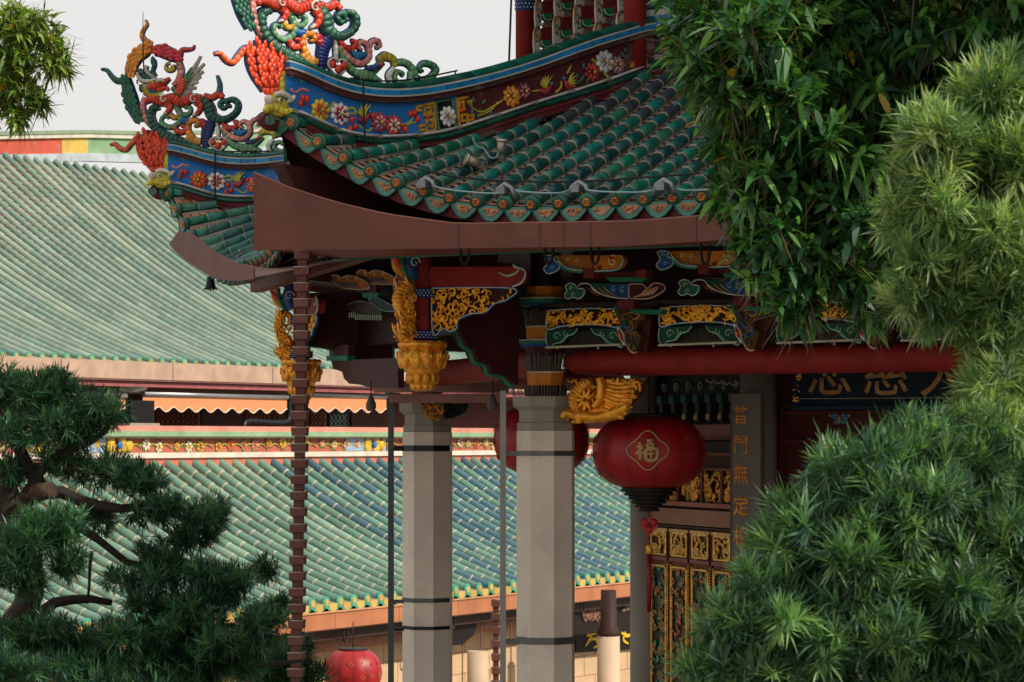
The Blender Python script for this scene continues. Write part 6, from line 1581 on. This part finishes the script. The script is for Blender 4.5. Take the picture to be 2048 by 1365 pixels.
# mango tree
def broad_crown(parent, pads, dens, per, L, W, cols, seed, droop=.5, shell=.2, yellow=0.):
    rs = np.random.default_rng(seed); P, D = pads_points(pads, rs, dens, shell); n = len(P)
    ax = norm(D * .7 + np.array([0, 0, .15]) + rs.normal(0, .45, (n, 3)))
    base = np.repeat(P, per, 0) + rs.normal(0, .12 * L, (n * per, 3))
    N = n * per; dr = norm(np.repeat(ax, per, 0) * .5 + norm(rs.normal(0, 1, (N, 3))) * .9 + np.array([0, 0, .22]))
    c = np.repeat(pal(cols, n, rs, .3), per, 0) * rs.uniform(.75, 1.25, (N, 1))
    if yellow: 
        k = rs.random(N) < yellow; c[k] = np.array(C('a88a20'))
    v, f, cc = blades(base, dr, L * rs.uniform(.6, 1.15, N), W * rs.uniform(.75, 1.2, N), rs.uniform(.05, droop * 2.2, N), c, rs, seg=4)
    tw = norm(D + rs.normal(0, .5, (n, 3))); v2, f2, c2 = blades(P - tw * L * 2.2, tw, np.full(n, L * 2.3), np.full(n, .0045), np.zeros(n), np.tile(np.array(C('54452c')), (n, 1)), rs, seg=4)
    f = np.concatenate([f, f2 + len(v)]); v = np.concatenate([v, v2]); cc = np.concatenate([cc, c2])
    o = np_mesh('crown', v, f, cc, LEAF, parent); 
    o.data.polygons.foreach_set('use_smooth', np.ones(len(o.data.polygons), bool)); return P
T3 = empty('mango_tree', (3.6, 15.8, 0), 'large mango tree with dark drooping leaves hanging over the roof at the upper right', 'tree')
pads = [(1400, 30, 110, 60, 15.5, .7), (1420, 110, 70, 60, 15.3, .5), (1540, 70, 160, 120, 15.5, .9), (1450, 190, 80, 60, 15.2, .5), (1560, 220, 150, 100, 15.5, .8), (1500, 310, 75, 70, 15.3, .5), (1620, 330, 150, 110, 15.5, .8), (1490, 400, 60, 60, 15.3, .4), (1580, 430, 110, 90, 15.3, .6),
        (1700, 120, 170, 140, 15.8, 1.0), (1850, 60, 190, 110, 15.8, 1.0), (2000, 80, 120, 120, 15.8, .9), (1780, 280, 150, 140, 15.8, .9), (1720, 440, 130, 120, 15.5, .7), (1530, 510, 65, 50, 15.2, .35), (1640, 530, 100, 60, 15.3, .45), (1590, 585, 60, 45, 15.2, .3), (1740, 560, 80, 60, 15.3, .4), (1740, 600, 20, 40, 15.2, .15), (1590, 620, 20, 30, 15.2, .15), (1870, 220, 120, 120, 15.9, .8), (1960, -60, 250, 130, 15.8, 1.4), (1600, -120, 260, 120, 15.8, 1.4), (2250, 100, 250, 350, 16, 1.6), (2200, -200, 350, 250, 16, 1.8), (1900, 520, 80, 130, 16, .6), (2150, 600, 200, 250, 16, 1.0)]
MG = ['34603a', '3e6c3c', '2a5032', '4a7a42', '305840', '5c8c4a', '74a456']
broad_crown(T3, clumps(pads, 4, 8, .42, .55), 10, 5, .138, .0195, MG, 3, .26, .2, .006)
m_ = MB(); rng = random.Random(3)
for pts, r0, r1 in (([(2300, 3400), (2260, 2000), (2200, 900), (2100, 600), (1950, 350), (1850, 150), (1800, -50)], .22, .08), ([(1950, 350), (1800, 260), (1680, 120), (1640, 0), (1600, -80)], .09, .03), ([(1800, 260), (1700, 300), (1600, 300), (1500, 280)], .05, .012), ([(2100, 600), (1900, 520), (1760, 480), (1640, 500), (1560, 540)], .07, .012),
                    ([(1680, 120), (1560, 110), (1440, 80)], .03, .01), ([(1640, 120), (1620, 200), (1600, 320), (1590, 460)], .018, .008), ([(1650, 90), (1640, 200), (1630, 340), (1600, 420)], .016, .006), ([(1730, 80), (1760, 250), (1740, 420), (1700, 560)], .02, .008), ([(1850, 150), (1960, 60), (2050, -40)], .06, .03), ([(1740, -40), (1720, 40), (1700, 130)], .03, .02)):
    limb(m_, [W_(x, y, 15.7) for x, y in pts], r0, r1, C('6a5240'), rng)
build('trunk', m_, BARK, T3)
# branch at the top left
T4 = empty('leafy_tree', (-6.6, 27, 0), 'light green leafy branch against the pale sky at the top left', 'tree')
pads = [(40, 40, 60, 40, 26.5, .5), (80, 70, 50, 40, 26.3, .4), (30, 110, 55, 50, 26.5, .5), (100, 125, 38, 30, 26.3, .3), (50, 175, 45, 28, 26.4, .35), (75, 205, 22, 16, 26.3, .2), (15, 195, 28, 20, 26.4, .2), (35, 240, 14, 16, 26.3, .12), (-60, 60, 80, 120, 26.8, .8), (-50, 230, 50, 60, 26.8, .5), (110, 100, 20, 40, 26.3, .2), (-200, 0, 150, 200, 27, 1.4)]
broad_crown(T4, clumps(pads, 5, 6), 15, 6, .135, .016, ['7a9440', '66843a', '8ca452', '567636', '98ac5a'], 4, .35, .35, .02)
m_ = MB()
for pts, r0, r1 in (([(-500, 2000), (-420, 800), (-250, 300), (-80, 120), (0, 110), (60, 90), (110, 60)], .2, .012), ([(-80, 120), (0, 170), (60, 190), (80, 210), (30, 240)], .03, .006), ([(0, 110), (50, 130), (110, 130)], .02, .006), ([(50, 170), (70, 190), (95, 195)], .008, .004)):
    limb(m_, [W_(x, y, 26.5) for x, y in pts], r0, r1, C('4a3c30'), rng)
build('trunk', m_, BARK, T4)
# unseen tall hall, added at the right to shade the pavilion front
T5 = empty('added_shade_hall', (17, 14, 0), 'tall red hall added out of view at the right to shade the pavilion front', 'temple hall')
m_ = MB(); m_.box((17, 17.5, 9.5), (4.5, 0, 0), (0, 8.5, 0), (0, 0, 9.5), C('7a3a30')); build('wall', m_, PLASTER, T5)
m_ = MB(); m_.lathe((17, 17.5, 19), [(9.2, .0), (9.4, .2), (5, 2.2), (1.2, 4.6), (.4, 4.8)], 4, C('2f6a58'), math.radians(45), False, 1.0, 1.35); build('roof', m_, HTILE, T5)
for zz_ in (2, 7, 12):
    for y in range(5):
        m_ = MB(); m_.box((12.48, 9.2 + 2.6 * y, zz_ + 1.2), (.03, 0, 0), (0, .8, 0), (0, 0, 1.2), C('2a1c18')); w0 = build('window', m_, PAINT, T5)
